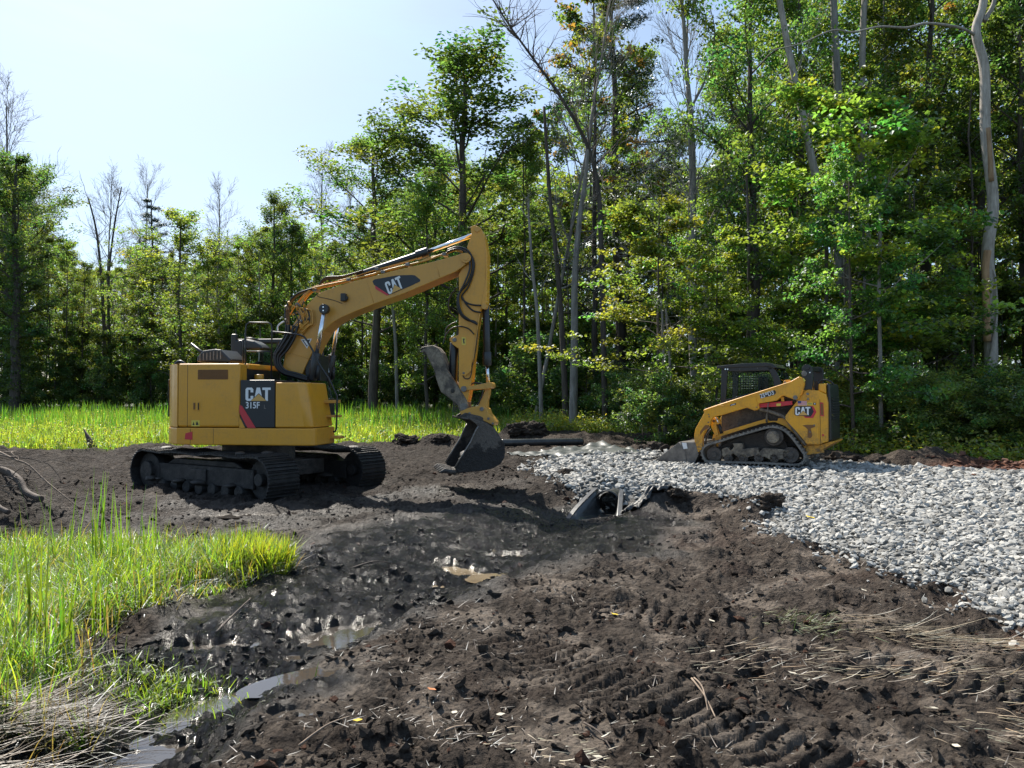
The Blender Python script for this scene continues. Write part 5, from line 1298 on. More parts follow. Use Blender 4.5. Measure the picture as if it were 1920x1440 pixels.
cv.scale = (.88, .88, .88)
# ---- length of ribbed pipe behind the gravel
a = at_depth(940, 841, 21.9); b = at_depth(1092, 836.5, 22.6)
a.z = TH_(a.x, a.y)+.13; b.z = TH_(b.x, b.y)+.13
pp = empty('drain_pipe', a, 0, 'length of ribbed black drainage pipe lying behind the gravel', 'pipe')
m = MB(); N = 70; pts = [(b-a)*(i/N) for i in range(N+1)]; m.tube(pts, [.105+(.008 if i % 2 else 0) for i in range(N+1)], 18, caps=False); o = m.build('pipe_wall', M_['hdpe'], pp); s2 = o.modifiers.new('t', 'SOLIDIFY'); s2.thickness = .012
# ---- geotextile sheet
gx = np.linspace(-.4, 3.75, 64); gy = np.linspace(18.6, 21.5, 46); A, B = np.meshgrid(gx, gy, indexing='ij')
FAB = [(-.35,20.0),(.5,18.7),(3.4,18.5),(3.7,19.4),(3.2,20.9),(2.6,21.45),(1.9,21.5),(.6,20.6)]
sdf = poly_sd(A, B, FAB)
Zf = terrain_height(A, B)+.03+.05*np.exp(-((A-2.45)/.5)**2)*sstep(18.6, 21, B)*1.3+.03*np.abs(fbm(A, B, .5, 3, 141))+.035*np.abs(np.sin((A-2.4)*7/(.4+np.abs(B-22)*.6)))*np.exp(-((A-2.5)/1.0)**2)
f = grid_faces(len(gx), len(gy), True); keep = (sdf.ravel()[f] > -.03).all(1); f = f[keep]; used, inv = np.unique(f, return_inverse=True)
M_['fabric'] = mat('geotextile', lambda t: principled(t, ramp(t, noise(t, 3, 4), [(.35, (.035, .042, .043)), (.7, (.085, .092, .092))]), .38, 0, bump(t, noise(t, 18, 4), .3, .01)))
o = tag(link('ground_fabric', mesh_np('ground_fabric', np.stack([A, B, Zf], -1).reshape(-1, 3)[used], inv.reshape(f.shape), np.full(len(f), 4), M_['fabric'], True)), 'grey plastic ground fabric with folds, edge showing past the gravel', 'ground sheet')
s2 = o.modifiers.new('t', 'SOLIDIFY'); s2.thickness = .006
# scrap of fabric poking from the gravel edge and black cloth by the culvert
def cloth(name, P, cen, size_, label, mat_, amp=.05, seed=0):
    n = 26; u = np.linspace(-1, 1, n); A, B = np.meshgrid(u, u, indexing='ij')
    X = cen[0]+A*size_[0]*cos(P)-B*size_[1]*sin(P); Y = cen[1]+A*size_[0]*sin(P)+B*size_[1]*cos(P)
    rr_ = np.sqrt(A*A+B*B); X = cen[0]+(X-cen[0])*(1+.25*vnoise(A*1.5, B*1.5, seed)); 
    Z = terrain_height(X, Y)+.015+amp*np.abs(fbm(A, B, .6, 3, seed))
    o = tag(link(name, mesh_np(name, np.stack([X, Y, Z], -1).reshape(-1, 3), grid_faces(n, n, True), np.full((n-1)**2, 4), mat_, True)), label, 'cloth')
    s2 = o.modifiers.new('t', 'SOLIDIFY'); s2.thickness = .006; return o
cloth('fabric_scrap', .5, gp(1325, 915, .17), (.22, .12), 'crumpled blue grey scrap of fabric on the gravel edge', M_['fabric'], .10, 5)
M_['bfabric'] = mat('black_cloth', lambda t: principled(t, ramp(t, noise(t, 9, 5), [(.35, (.012, .013, .014)), (.7, (.04, .04, .04))]), .5, 0, bump(t, noise(t, 24, 4), .6, .02)))
cloth('silt_cloth', .7, (2.0, 10.75), (.50, .16), 'black cloth half buried on the bank right of the culvert', M_['bfabric'], .12, 8)
# ---- root heap at the left edge
rt = random.Random(12)
rp_ = empty('root_heap', (-7.9, 10.3, .3), 0, 'heap of dark earth with torn roots and branches at left edge', 'root heap')
M0 = Matrix.Translation(-rp_.location)
def rt_path(p0, p1, sag, n=5):
    out = []
    for i in range(n+1):
        t = i/n; p = Vector(p0).lerp(Vector(p1), t); out.append(M0 @ (p+Vector((rt.uniform(-.05, .05), rt.uniform(-.05, .05), sag*sin(pi*t)+rt.uniform(-.03, .03)))))
    return smooth_path(out, 4)
A_ = at_depth(-25, 862, 9.9); B_ = at_depth(75, 938, 9.4); MB().tube(rt_path(A_, B_, .03), .055, 10, r1=.04).build('branch', M_['darkwood'], rp_)
A_ = at_depth(-60, 905, 9.4); B_ = at_depth(18, 958, 9.0); MB().tube(rt_path(A_, B_, .02), .045, 10, r1=.03).build('branch', M_['darkwood'], rp_)
for k in range(34):
    c0 = at_depth(rt.uniform(-90, 60), rt.uniform(845, 925), rt.uniform(9.2, 10.6)); L0 = rt.uniform(.3, 1.1)
    c1 = c0+Vector((rt.uniform(-.3, 1.0), rt.uniform(-.4, .4), rt.uniform(-.5, .15)))*L0
    c1.z = max(c1.z, TH_(c1.x, c1.y)-.02)
    MB().tube(rt_path(c0, c1, rt.uniform(-.05, .15)), rt.uniform(.005, .014), 5, r1=.003).build('root', M_['darkwood'] if k % 3 else M_['wood'], rp_)
A_ = at_depth(-5, 845, 10.2); B_ = at_depth(145, 892, 10.0); B_.z = TH_(B_.x, B_.y)+.02; MB().tube(rt_path(A_, B_, .10), .014, 6, r1=.006).build('branch', M_['wood'], rp_)
for (px, py, h_, lb_) in ((168, 848, .30, 'black pointed stump sticking out of the berm at left'), (1010, 812, .0, '')):
    if not lb_: continue
    p = at_depth(px, py, 20.8); z = TH_(p.x, p.y)-.05
    tag(MB().tube([(p.x+.15, p.y, z), (p.x, p.y, z+.28), (p.x-.16, p.y, z+.62)], [.13, .08, .015], 7).build('stump', M_['darkwood']), lb_, 'stump')
for k, (px, py, Y) in enumerate(((1005, 812, 24.8), (975, 818, 24.6), (1235, 835, 20.3), (1215, 838, 20.2), (1330, 832, 19.6), (275, 842, 21.5), (1440, 952, 9.9), (1275, 940, 10.6), (760, 838, 22.3), (830, 840, 22.2), (1580, 862, 17.4), (1640, 870, 16.6), (1060, 880, 14.6), (1040, 888, 14.0))):
    p = at_depth(px, py, Y); z = TH_(p.x, p.y)
    o = lump('earth_lump', Vector((p.x, p.y, z+.02)), [.34, .3, .3, .25, .25, .2, .15, .13, .25, .2, .25, .22, .14, .16][k], M_['ground'], None, k*3, (1.3, 1, .7), 5, .75)
    tag(o, ['big dark earth lump beyond the ribbed pipe, right one of two', 'big dark earth lump beyond the ribbed pipe, left one of two', 'earth lump left of the loader bucket, nearer the bucket', 'earth lump left of the loader bucket, farther from it', 'earth lump just behind the loader bucket', 'earth lump on the berm by the excavator tail', 'dark earth lump at the gravel edge right of centre', 'dark earth lump on the bank right of the culvert', 'earth lump left of the raised bucket, farther left', 'earth lump left of the raised bucket, nearer it', 'earth lump behind the loader, nearer its bumper', 'earth lump behind the loader, farther right', 'earth lump at the left tip of the gravel, upper', 'earth lump at the left tip of the gravel, lower'][k], 'earth lump')

# ------------------------------------------------------------------ grasses
rng = np.random.default_rng(23)
def leaf_quads(P, s, rng, nup=.6, asp=.55):
    """n folded leaves, 4 verts each"""
    n = len(P); nrm = rng.standard_normal((n, 3)); nrm[:, 2] = np.abs(nrm[:, 2])+nup; nrm /= np.linalg.norm(nrm, axis=1)[:, None]
    r = rng.standard_normal((n, 3)); d = np.cross(nrm, r); d /= np.linalg.norm(d, axis=1)[:, None]; e = np.cross(nrm, d)
    s = s[:, None]
    V = np.stack([P-d*s*.5, P+e*s*asp*.5+nrm*s*.10, P+d*s*.6, P-e*s*asp*.5+nrm*s*.10], 1)
    return V.reshape(-1, 3)
def leaf_mesh(name, P, s, col, rng, mat_, nup=.6, asp=.55):
    V = leaf_quads(P, s, rng, nup, asp); n = len(P); c = np.ones((n*4, 4), np.float32); c[:, :3] = np.repeat(col, 4, 0)
    return mesh_np(name, V, np.arange(n*4), np.full(n, 4), mat_, False, {'tint': ('FLOAT_COLOR', c)})
def leaf_mesh_(name, P, s, col): return leaf_mesh(name, P, s, col, rng, M_['leaf'])
def grass_patch(name, label, x, y, h, w, lean, curve, seg, col, sd_=.2, lift=-.02, cat='grass', tintk=1.0):
    n = len(x)
    V, q, nv = blades(np.stack([x, y, terrain_height(x, y)+lift], -1), h, w, rng.uniform(0, 2*pi, n), lean, curve, seg, rng)
    return tag(link(name, blade_mesh(name, V, q, nv, np.clip(cols(col, n, rng, sd_, .2)*tintk, .01, 1), M_['grass'], n)), label, cat, kind='stuff')
def in_near(n, lo=0.0):
    x = rng.uniform(-6.6, -1.9, n*3); y = rng.uniform(3.0, 7.8, n*3)
    g = poly_sd(x, y, GRASSN)+.22*fbm(x, y, .5, 2, 9); ok = (g > lo) & (x > -.72*y-.3)
    return x[ok][:n], y[ok][:n], g[ok][:n]
x, y, g = in_near(21000); n = len(x); cl = fbm(x, y, .45, 2, 151)
grass_patch('grass', 'dense bright green grass of the near clump at left', x, y, (.20+.15*rng.random(n)+.10*cl)*sstep(-.05, .5, g+.12), .0045+.003*rng.random(n), rng.normal(.45, .3, n), rng.normal(.95, .5, n), 4, (.13, .18, .030), .32)
x, y, g = in_near(3600, .02); n = len(x); ok = fbm(x, y, .5, 2, 161) > .0; x, y = x[ok], y[ok]; n = len(x)
grass_patch('tall_grass', 'taller loose blades standing above the near clump', x, y, .16+.20*rng.random(n), .006+.004*rng.random(n), rng.normal(.2, .2, n), rng.normal(.6, .4, n), 4, (.125, .175, .026), .3)
x, y, g = in_near(2600, -.12); n = len(x)
grass_patch('old_grass', 'brown and straw coloured old grass low in the near clump', x, y, .18+.2*rng.random(n), .005+.003*rng.random(n), rng.normal(.6, .35, n), rng.normal(.6, .4, n), 3, (.15, .115, .06), .3)
# small trailing grass at lower left
x = rng.normal(-2.05, .26, 1500); y = rng.normal(4.35, .14, 1500); n = 1500
grass_patch('low_grass', 'thin low yellow green grass on the mud below the main clump', x, y, .05+.09*rng.random(n), .0045+.002*rng.random(n), rng.normal(.7, .3, n), rng.normal(.6, .4, n), 3, (.12, .165, .025), .2)
# cattails: clumps of tall flat leaves, each clump a thing
def cattail(px, py, n, h, label, z=.0, spread=.05, w=.012):
    h = h*.84
    a = gp(px, py, z); x = a[0]+rng.normal(0, spread, n); y = a[1]+rng.normal(0, spread*.7, n)
    hh = h*(.65+.45*rng.random(n))
    V, q, nv = blades(np.stack([x, y, terrain_height(x, y)-.02], -1), hh, np.full(n, w)*(.7+.5*rng.random(n)), rng.uniform(0, 2*pi, n), np.abs(rng.normal(.05, .06, n)), np.abs(rng.normal(.10, .10, n)), 5, rng)
    o = tag(link('cattail', blade_mesh('cattail', V, q, nv, cols((.09, .15, .02), n, rng, .2, .15), M_['grass'], n)), label, 'cattail')
    return o
cattail(178, 1200, 9, .86, 'tall cattail leaves in the middle of the near clump, left of the tallest bunch', .05)
cattail(172, 1075, 20, 1.0, 'tallest bunch of cattail leaves rising above the near clump', .06, .13)
cattail(212, 1072, 12, .85, 'cattail bunch just right of the tallest one', .06, .10)
cattail(270, 1070, 8, .8, 'thin cattail leaves in front of the dark mud, third bunch from left', .06, .10)
cattail(285, 1120, 7, .62, 'short cattail bunch on the right half of the clump', .05, .06)
cattail(75, 1245, 7, 1.15, 'lone tall cattail at the lower left, reaching over the clump', .0, .03, .020)
cattail(28, 1130, 6, .95, 'cattail leaves near the left edge', .05, .10)
cattail(65, 1080, 3, .95, 'two or three isolated blades left of the tallest bunch', .05, .08)
cattail(125, 1255, 9, .50, 'short cattail standing alone in wet mud at lower left', .0, .03, .018)
cattail(215, 1180, 5, .30, 'small green shoot at the foot of the clump', .0, .03, .012)
cattail(8, 1200, 8, .8, 'cattail leaves cut by the left edge', .05, .10)
x = rng.normal(-2.25, .22, 2200); y = rng.normal(6.9, .2, 2200); ok = poly_sd(x, y, GRASSN) > -.15; x, y = x[ok], y[ok]; n = len(x)
grass_patch('yellow_grass', 'yellow green grass at the right tip of the near clump', x, y, .18+.20*rng.random(n), .007+.004*rng.random(n), rng.normal(.35, .2, n), rng.normal(.5, .3, n), 3, (.16, .19, .025), .2)
# meadow behind
N_ = 70000
y = 18+29*rng.random(N_*2)**1.15; x = rng.uniform(-.78, .5, N_*2)*y
m = poly_sd(x, y, MEADOW)+.9*fbm(x, y, 3.0, 3, 11)
ok = (m > -.1) & (rng.random(len(x)) < sstep(-.1, .8, m)) & (x < 8-.2*(y-22))
x, y, m = x[ok][:N_], y[ok][:N_], m[ok][:N_]; n = len(x); cl = fbm(x, y, 1.6, 3, 171); MT_ = np.stack([1+.35*fbm(x, y, .9, 2, 173), 1+.18*fbm(x, y, .9, 2, 173), np.ones(n)], 1)
hh = (.34+.22*rng.random(n)+.16*cl)*(.5+.5*sstep(0, 1.6, m)); hh += sstep(.25, .6, fbm(x, y, 3, 2, 181))*.30*rng.random(n)
grass_patch('meadow_grass', 'bright green meadow grass between the site and the woods', x, y, hh, .012+.012*rng.random(n)+.0003*y, rng.normal(.15, .28, n), rng.normal(.6, .4, n), 2, (.145, .185, .034), .38, tintk=MT_)
x = rng.uniform(-.78, .45, 60000); y = 18+22*rng.random(60000); x = x*y; m = poly_sd(x, y, MEADOW)+.9*fbm(x, y, 3.0, 3, 11)
ok = (m > -.3) & (x < 7-.2*(y-22)) & (rng.random(60000) < .35+.65*sstep(-.3, .5, fbm(x, y, 1.1, 2, 183))); x, y, m = x[ok], y[ok], m[ok]; n = len(x)
hz = (.12+.42*rng.random(n))*(.5+.5*sstep(0, 1.5, m))
cm_ = cols((.16, .20, .05), n, rng, .4, .25); k_ = rng.random(n) < .14; cm_[k_] = cols((.34, .32, .16), int(k_.sum()), rng, .2, .1)
tag(link('meadow_herbs', leaf_mesh_('meadow_herbs', np.stack([x, y, terrain_height(x, y)+hz], -1), .035+.05*rng.random(n), cm_)), 'leafy herbs and pale seed heads mixed into the meadow', 'weeds', kind='stuff')
x = rng.uniform(-.7, .08, 9000); y = 26+18*rng.random(9000); x = x*y; m = poly_sd(x, y, MEADOW); ok = (m > 1.5) & (fbm(x, y, 2.2, 2, 191) > .12); x, y = x[ok], y[ok]; n = len(x)
grass_patch('tall_reeds', 'taller reeds standing in groups at the back of the meadow', x, y, .75+.35*rng.random(n), .03+.01*rng.random(n), rng.normal(.04, .08, n), rng.normal(.25, .2, n), 3, (.07, .14, .025), .2, cat='reeds')
# rough herbs in front of the woods at right
N_ = 90000
x = rng.uniform(.0, 17, N_); y = rng.uniform(15.8, 34, N_); m = poly_sd(x, y, MEADOW)+.6*fbm(x, y, 1.5, 3, 11)
ok = (m > 0) & (x < .72*y) & (m < 7); x, y = x[ok], y[ok]; n = len(x)
hz = (.16+.60*rng.random(n))*(.7+.6*sstep(-.2, .5, fbm(x, y, 1.2, 2, 201)))
P = np.stack([x, y, terrain_height(x, y)+hz*rng.random(n)**.5], -1)
tag(link('ground_herbs', leaf_mesh('ground_herbs', P, .07+.08*rng.random(n), cols((.20, .22, .055), n, rng, .3, .2), rng, M_['leaf'])), 'low leafy weeds along the foot of the woods', 'weeds', kind='stuff')  # leaf colour brightened to stand in for sunlight missing on this strip
# reddish bark chips at the right edge
x = rng.normal(11.3, 1.3, 900); y = rng.normal(15.4, .75, 900)
Vv, Ff = rocks(np.stack([x, y, terrain_height(x, y)], -1), .03+.05*rng.random(900), (.3, .6), .25, rng, .2)
tag(link('bark_chips', mesh_np('bark_chips', Vv, Ff, np.full(len(Ff), 3), mat('red_brown_bark', lambda t: principled(t, ramp(t, noise(t, 9, 4), [(.3, (.05, .02, .013)), (.7, (.16, .07, .04))]), .9)), False)), 'red brown bark chips beyond the gravel at right', 'bark chips', kind='stuff')

# ------------------------------------------------------------------ trees
def _bark(c0, c1, sc=8):
    def b(t):
        c = nn(t, 'ShaderNodeTexCoord').outputs['Object']; mp_ = nn(t, 'ShaderNodeMapping'); mp_.inputs['Scale'].default_value = (1, 1, .16)
        t.links.new(c, mp_.inputs['Vector']); n = noise(t, sc, 7, .7, vec=mp_.outputs['Vector'])
        oi = nn(t, 'ShaderNodeObjectInfo')
        col = ramp(t, n, [(.32, c0), (.68, c1)]); col = mixc(t, 1.0, col, ramp(t, oi.outputs['Random'], [(0, (.7, .7, .7)), (1, (1.2, 1.15, 1.1))]), 'MULTIPLY')
        return principled(t, col, .9, 0, bump(t, n, .8, .03))
    return b
M_['bark'] = mat('dark_bark', _bark((.035, .028, .022), (.12, .10, .085)))
M_['greybark'] = mat('grey_bark', _bark((.12, .11, .10), (.34, .32, .295)))
M_['palebark'] = mat('pale_dead_wood', _bark((.20, .18, .16), (.46, .43, .39), 14))
M_['peeled'] = mat('peeled_orange_wood', _bark((.26, .15, .08), (.50, .34, .20), 10))
def limb(p, d, length, r, rng, n=6, wob=.12, up=.0, r1=.3):
    pts = [np.array(p, float)]; d = np.array(d, float); d /= np.linalg.norm(d)
    for i in range(n):
        d = d+rng.normal(0, wob, 3)+np.array([0, 0, up]); d /= np.linalg.norm(d); pts.append(pts[-1]+d*length/n)
    return pts, r
def grow(rng, H, r, cb, cr, nl, rise=.5, lean=(0, 0), prof=None, sub=4, wob=.10, twig=0, bend=.12, top=.97):
    """branches: (points, r0, r1); tips: (centre, scale, outwardness)"""
    B = []; T = []
    d = np.array([lean[0], lean[1], 1.0]); pts = [np.zeros(3)]; n = 10
    for i in range(n):
        dd = d+rng.normal(0, wob*.35, 3)*np.array([1, 1, 0]); dd /= np.linalg.norm(dd); pts.append(pts[-1]+dd*H*top/n)
    pts[0] = np.array([0, 0, -.3]); B.append((pts, r, r*.22)); tp = np.array(pts)
    prof = prof or (lambda t: sin(pi*min(1, .12+t*.88))**.7)
    for k in range(nl):
        t = (k+rng.random()*.8)/nl; hh = cb+(1-cb)*t; f = hh*n; i = min(int(f), n-1); p = tp[i]+(tp[i+1]-tp[i])*(f-i)
        az = k*2.4+rng.normal(0, .5); L_ = cr*prof(t)*(.7+.5*rng.random()); el = rise*(.5+t)+rng.normal(0, .12)
        d0 = np.array([cos(az)*cos(el), sin(az)*cos(el), sin(el)])
        rb = max(.012, r*(1-hh*.75)*.42)
        lp_, _ = limb(p, d0, L_, rb, rng, 6, bend, .04)
        B.append((lp_, rb, rb*.25))
        for j in (3, 4, 5, 6): T.append((lp_[j], .55+.3*j/6, t))
        for m in range(sub):
            q = lp_[2+int(rng.integers(0, 4))]; az2 = az+rng.choice([-1, 1])*rng.uniform(.4, 1.1); el2 = el*.6+rng.normal(.05, .25)
            d1 = np.array([cos(az2)*cos(el2), sin(az2)*cos(el2), sin(el2)]); L2 = L_*rng.uniform(.3, .55)
            sp, _ = limb(q, d1, L2, rb*.4, rng, 4, bend*1.3, .03); B.append((sp, rb*.4, rb*.12))
            T.append((sp[2], .6, t)); T.append((sp[4], .75, t))
            for w_ in range(twig):
                q2 = sp[1+int(rng.integers(0, 4))]; d2 = d1+rng.normal(0, .5, 3)+np.array([0, 0, .25]); tpz, _ = limb(q2, d2, L2*rng.uniform(.4, .8), .006, rng, 3, .15, .05); B.append((tpz, max(.007, rb*.16), .003))
                if twig > 3:
                    q3 = tpz[2]; d3 = d2+rng.normal(0, .6, 3); t3_, _ = limb(q3, d3, L2*.35, .005, rng, 2, .15, .05); B.append((t3_, .006, .003))
    return B, T, tp
def branch_mesh(name, B, mat_, sides=6):
    Vs = []; Fs = []; b = 0
    for pts, r0, r1 in B:
        P = np.array(pts); m = len(P); ns = sides if r0 > .05 else (4 if r0 > .015 else 3)
        if r0 > .2: ns = 10
        t = np.gradient(P, axis=0); t /= np.linalg.norm(t, axis=1)[:, None]+1e-9
        ref = np.where(np.abs(t[:, 2:3]) < .9, np.array([[0, 0, 1.]]), np.array([[1., 0, 0]]))
        ref[:] = ref[0]
        a = np.cross(t, ref); a /= np.linalg.norm(a, axis=1)[:, None]+1e-9; c = np.cross(a, t)
        rr = np.linspace(r0, r1, m)
        an = 2*pi*np.arange(ns)/ns
        ring = P[:, None]+(a[:, None]*np.cos(an)[None, :, None]+c[:, None]*np.sin(an)[None, :, None])*rr[:, None, None]
        Vs.append(ring.reshape(-1, 3)); i, k = np.meshgrid(np.arange(m-1), np.arange(ns), indexing='ij'); k2 = (k+1) % ns
        Fs.append((b+np.stack([i*ns+k, (i+1)*ns+k, (i+1)*ns+k2, i*ns+k2], -1)).reshape(-1, 4)); b += m*ns
    F = np.concatenate(Fs)
    return mesh_np(name, np.concatenate(Vs), F, np.full(len(F), 4), mat_, True)
def crown_mesh(name, T, rng, nleaf, ls, cs, col, flat_=.55, nup=.5, sd_=.28, mat_=None, asp=.6, hue=None, shell=.0):
    """leaves in clumps round the branch tips"""
    C_ = np.array([t[0] for t in T]); sc = np.array([t[1] for t in T]); per = max(1, int(nleaf*.9)//len(T)); n = per*len(T)
    idx = np.repeat(np.arange(len(T)), per); u = rng.standard_normal((n, 3)); u /= np.linalg.norm(u, axis=1)[:, None]
    rad = rng.random(n)**.5; off = u*rad[:, None]*(cs*sc[idx])[:, None]; off[:, 2] *= flat_
    P = C_[idx]+off
    cc = cols(col, len(T), rng, .20, .20)[idx]*(1+sd_*rng.standard_normal((n, 1))); cc = np.clip(cc, .004, 1)
    if hue is not None:
        k = rng.random(len(T))[idx] < hue[1]; cc[k] = np.array(hue[0])*(1+.25*rng.standard_normal((k.sum(), 1)))
    return leaf_mesh(name, P, ls*(.7+.6*rng.random(n)), np.clip(cc, .003, 1), rng, mat_ or M_['leaf'], nup, asp)
TPL = {}
def template(key, seed, H, r, cb, cr, nl, nleaf, ls, cs, col, bark='bark', flat_=.55, nup=.5, prof=None, rise=.5, sub=4, mat_=None, asp=.6, hue=None, lean=(0, 0), twig=0, bend=.12, wob=.10, extra=None, sd_=.28, keep=1.0):
    rg = np.random.default_rng(seed); B, T, tp = grow(rg, H, r, cb, cr, nl, rise, lean, prof, sub, wob, twig, bend)
    if keep < 1: T = [t for t in T if rg.random() < keep]
    if extra: T = T+extra(rg, tp)
    tm = branch_mesh('trunk', B, M_[bark]); cm = crown_mesh('crown', T, rg, nleaf, ls, cs, col, flat_, nup, sd_, mat_, asp, hue) if nleaf else None
    TPL[key] = (tm, cm, H)
umb_ = lambda t: (1-t)**.6*.9+.15
oval = lambda t: sin(pi*(.15+.8*t))**.8
for k in range(3):   # oaks and other big dark broadleaves
    template('oak%d' % k, 100+k, 16, .22, .30, 3.9, 20, 19000, .135, .78, (.078, .108, .034), rise=.65, prof=oval, flat_=.7, sub=5)
for k in range(3):   # slender forest trees with high light crowns
    template('slim%d' % k, 120+k, 18, .13, .42, 2.3, 20, 12500, .13, .68, (.098, .125, .036), rise=.7, prof=oval, flat_=.7, bark='bark' if k else 'greybark', sub=4)
for k in range(3):   # understory maples in horizontal layers
    template('maple%d' % k, 140+k, 8.5, .07, .18, 3.3, 20, 16000, .115, .66, (.125, .162, .040), rise=.15, prof=lambda t: (1-.75*t)**.8, flat_=.34, nup=1.1, sub=5, asp=.8, hue=((.20, .20, .03), .05))
for k in range(2):
    template('green_maple%d' % k, 150+k, 10, .09, .15, 3.4, 24, 17000, .135, .70, (.080, .128, .042), rise=.25, prof=lambda t: (1-.7*t)**.7, flat_=.4, nup=1.0, sub=5, asp=.85)
for k in range(2):   # pines
    template('pine%d' % k, 160+k, 20, .26, .22, 3.6, 40, 20000, .22, .62, (.036, .062, .028), rise=.05, prof=lambda t: (1-t)**.7+.12, flat_=.30, nup=.3, sub=4, mat_=M_['needle'], asp=.16)
for k in range(3):   # saplings and shrubs filling the shade
    template('sapling%d' % k, 170+k, 5.0, .04, .12, 1.7, 16, 6500, .13, .42, (.088, .118, .036), rise=.45, prof=oval, flat_=.6, sub=3)
for k in range(3):
    template('shrub%d' % k, 180+k, 2.6, .03, .05, 1.6, 16, 7500, .10, .40, (.085, .118, .045), rise=.5, prof=lambda t: (1-.6*t)**.8, flat_=.7, sub=4)
for k in range(2):
    template('weedy%d' % k, 190+k, 1.3, .012, .05, .85, 14, 3800, .07, .22, (.17, .20, .07), rise=.8, prof=lambda t: (1-.5*t), flat_=.8, sub=3, asp=.45)  # weeds: sunlit look put into a paler leaf colour, as they stand shaded
for k in range(4):   # bare dead trees
    template('bare%d' % k, 200+k, 15, .13, .30, 3.4, 26, 0, .1, .1, (0, 0, 0), bark='greybark', rise=1.0, prof=lambda t: (1-.55*t), sub=6, twig=6, bend=.10)
for k in range(3):   # plain thin trunks of the shaded interior with sparse leaves
    template('pole%d' % k, 220+k, 14, .08, .25, 1.5, 16, 3400, .15, .5, (.11, .135, .034), bark='bark' if k else 'greybark', rise=.5, prof=oval, flat_=.6, sub=3)
template('ivy', 230, 15, .30, .30, 3.0, 22, 19000, .14, .66, (.062, .086, .03), rise=.6, prof=oval, extra=lambda rg, tp: [(tp[i]+(tp[i+1]-tp[i])*u+np.array([cos(a), sin(a), 0])*.42, .7, 0) for i in range(0, 9) for u in (.1, .4, .7) for a in (0, 1.6, 3.1, 4.7)])
template('yellowish', 260, 13, .13, .15, 3.3, 26, 18000, .125, .66, (.110, .140, .038), rise=.6, prof=oval, flat_=.6, sub=6)
template('ragged_oak', 240, 18, .20, .26, 4.0, 26, 19000, .14, .66, (.070, .102, .032), rise=.95, prof=lambda t: sin(pi*(.2+.7*t))**.6, flat_=.8, sub=5, keep=.85)
template('autumn', 250, 19, .15, .40, 2.9, 22, 8500, .17, .50, (.085, .11, .03), rise=.6, prof=oval, hue=((.16, .085, .03), .14), sub=5)
NAMES = {'oak': 'oak_tree', 'slim': 'forest_tree', 'maple': 'maple_tree', 'green_maple': 'maple_tree', 'pine': 'pine_tree', 'sapling': 'sapling', 'shrub': 'shrub', 'weedy': 'weed_plant', 'bare': 'bare_tree', 'pole': 'thin_tree', 'ivy': 'ivy_covered_tree', 'ragged_oak': 'oak_tree', 'autumn': 'autumn_tree', 'yellowish': 'maple_tree'}
def ground_z(x, y):
    r = math.hypot(x, y)
    if r < 60 and abs(atan2(x, y)) < radians(43.5) and y > 0: return TH_(x, y)
    return .55+.018*0
def plant(key, x, y, H=None, rot=None, label=None, group=None, wide=1.0, tilt=(0, 0), cat=None, rs=random.Random(77)):
    tm, cm, H0 = TPL[key]; s_ = (H or H0)/H0; base = key.rstrip('0123456789'); nm = NAMES[base]
    o = bpy.data.objects.new(nm, None); C.objects.link(o); o.empty_display_size = .3
    o.location = (x, y, ground_z(x, y)-.05); o.rotation_euler = (tilt[0], tilt[1], rs.uniform(0, 6.28) if rot is None else rot)
    o.scale = (s_*wide, s_*wide, s_)
    tag(o, label, cat or {'sapling': 'sapling', 'shrub': 'shrub', 'weedy': 'plant'}.get(base, 'tree'), group)
    if base in ('shrub', 'weedy', 'sapling'): link('stem', tm, o)
    else: link('trunk', tm, o)
    if cm: link('crown' if base not in ('shrub', 'weedy') else 'foliage', cm, o)
    return o
def plant_px(key, px, ytop, Y, **k):
    x = (px-960)/FPX*Y; gz = ground_z(x, Y); H = (744-ytop)/FPX*Y+CAMZ-gz
    return plant(key, x, Y, H=H, **k)
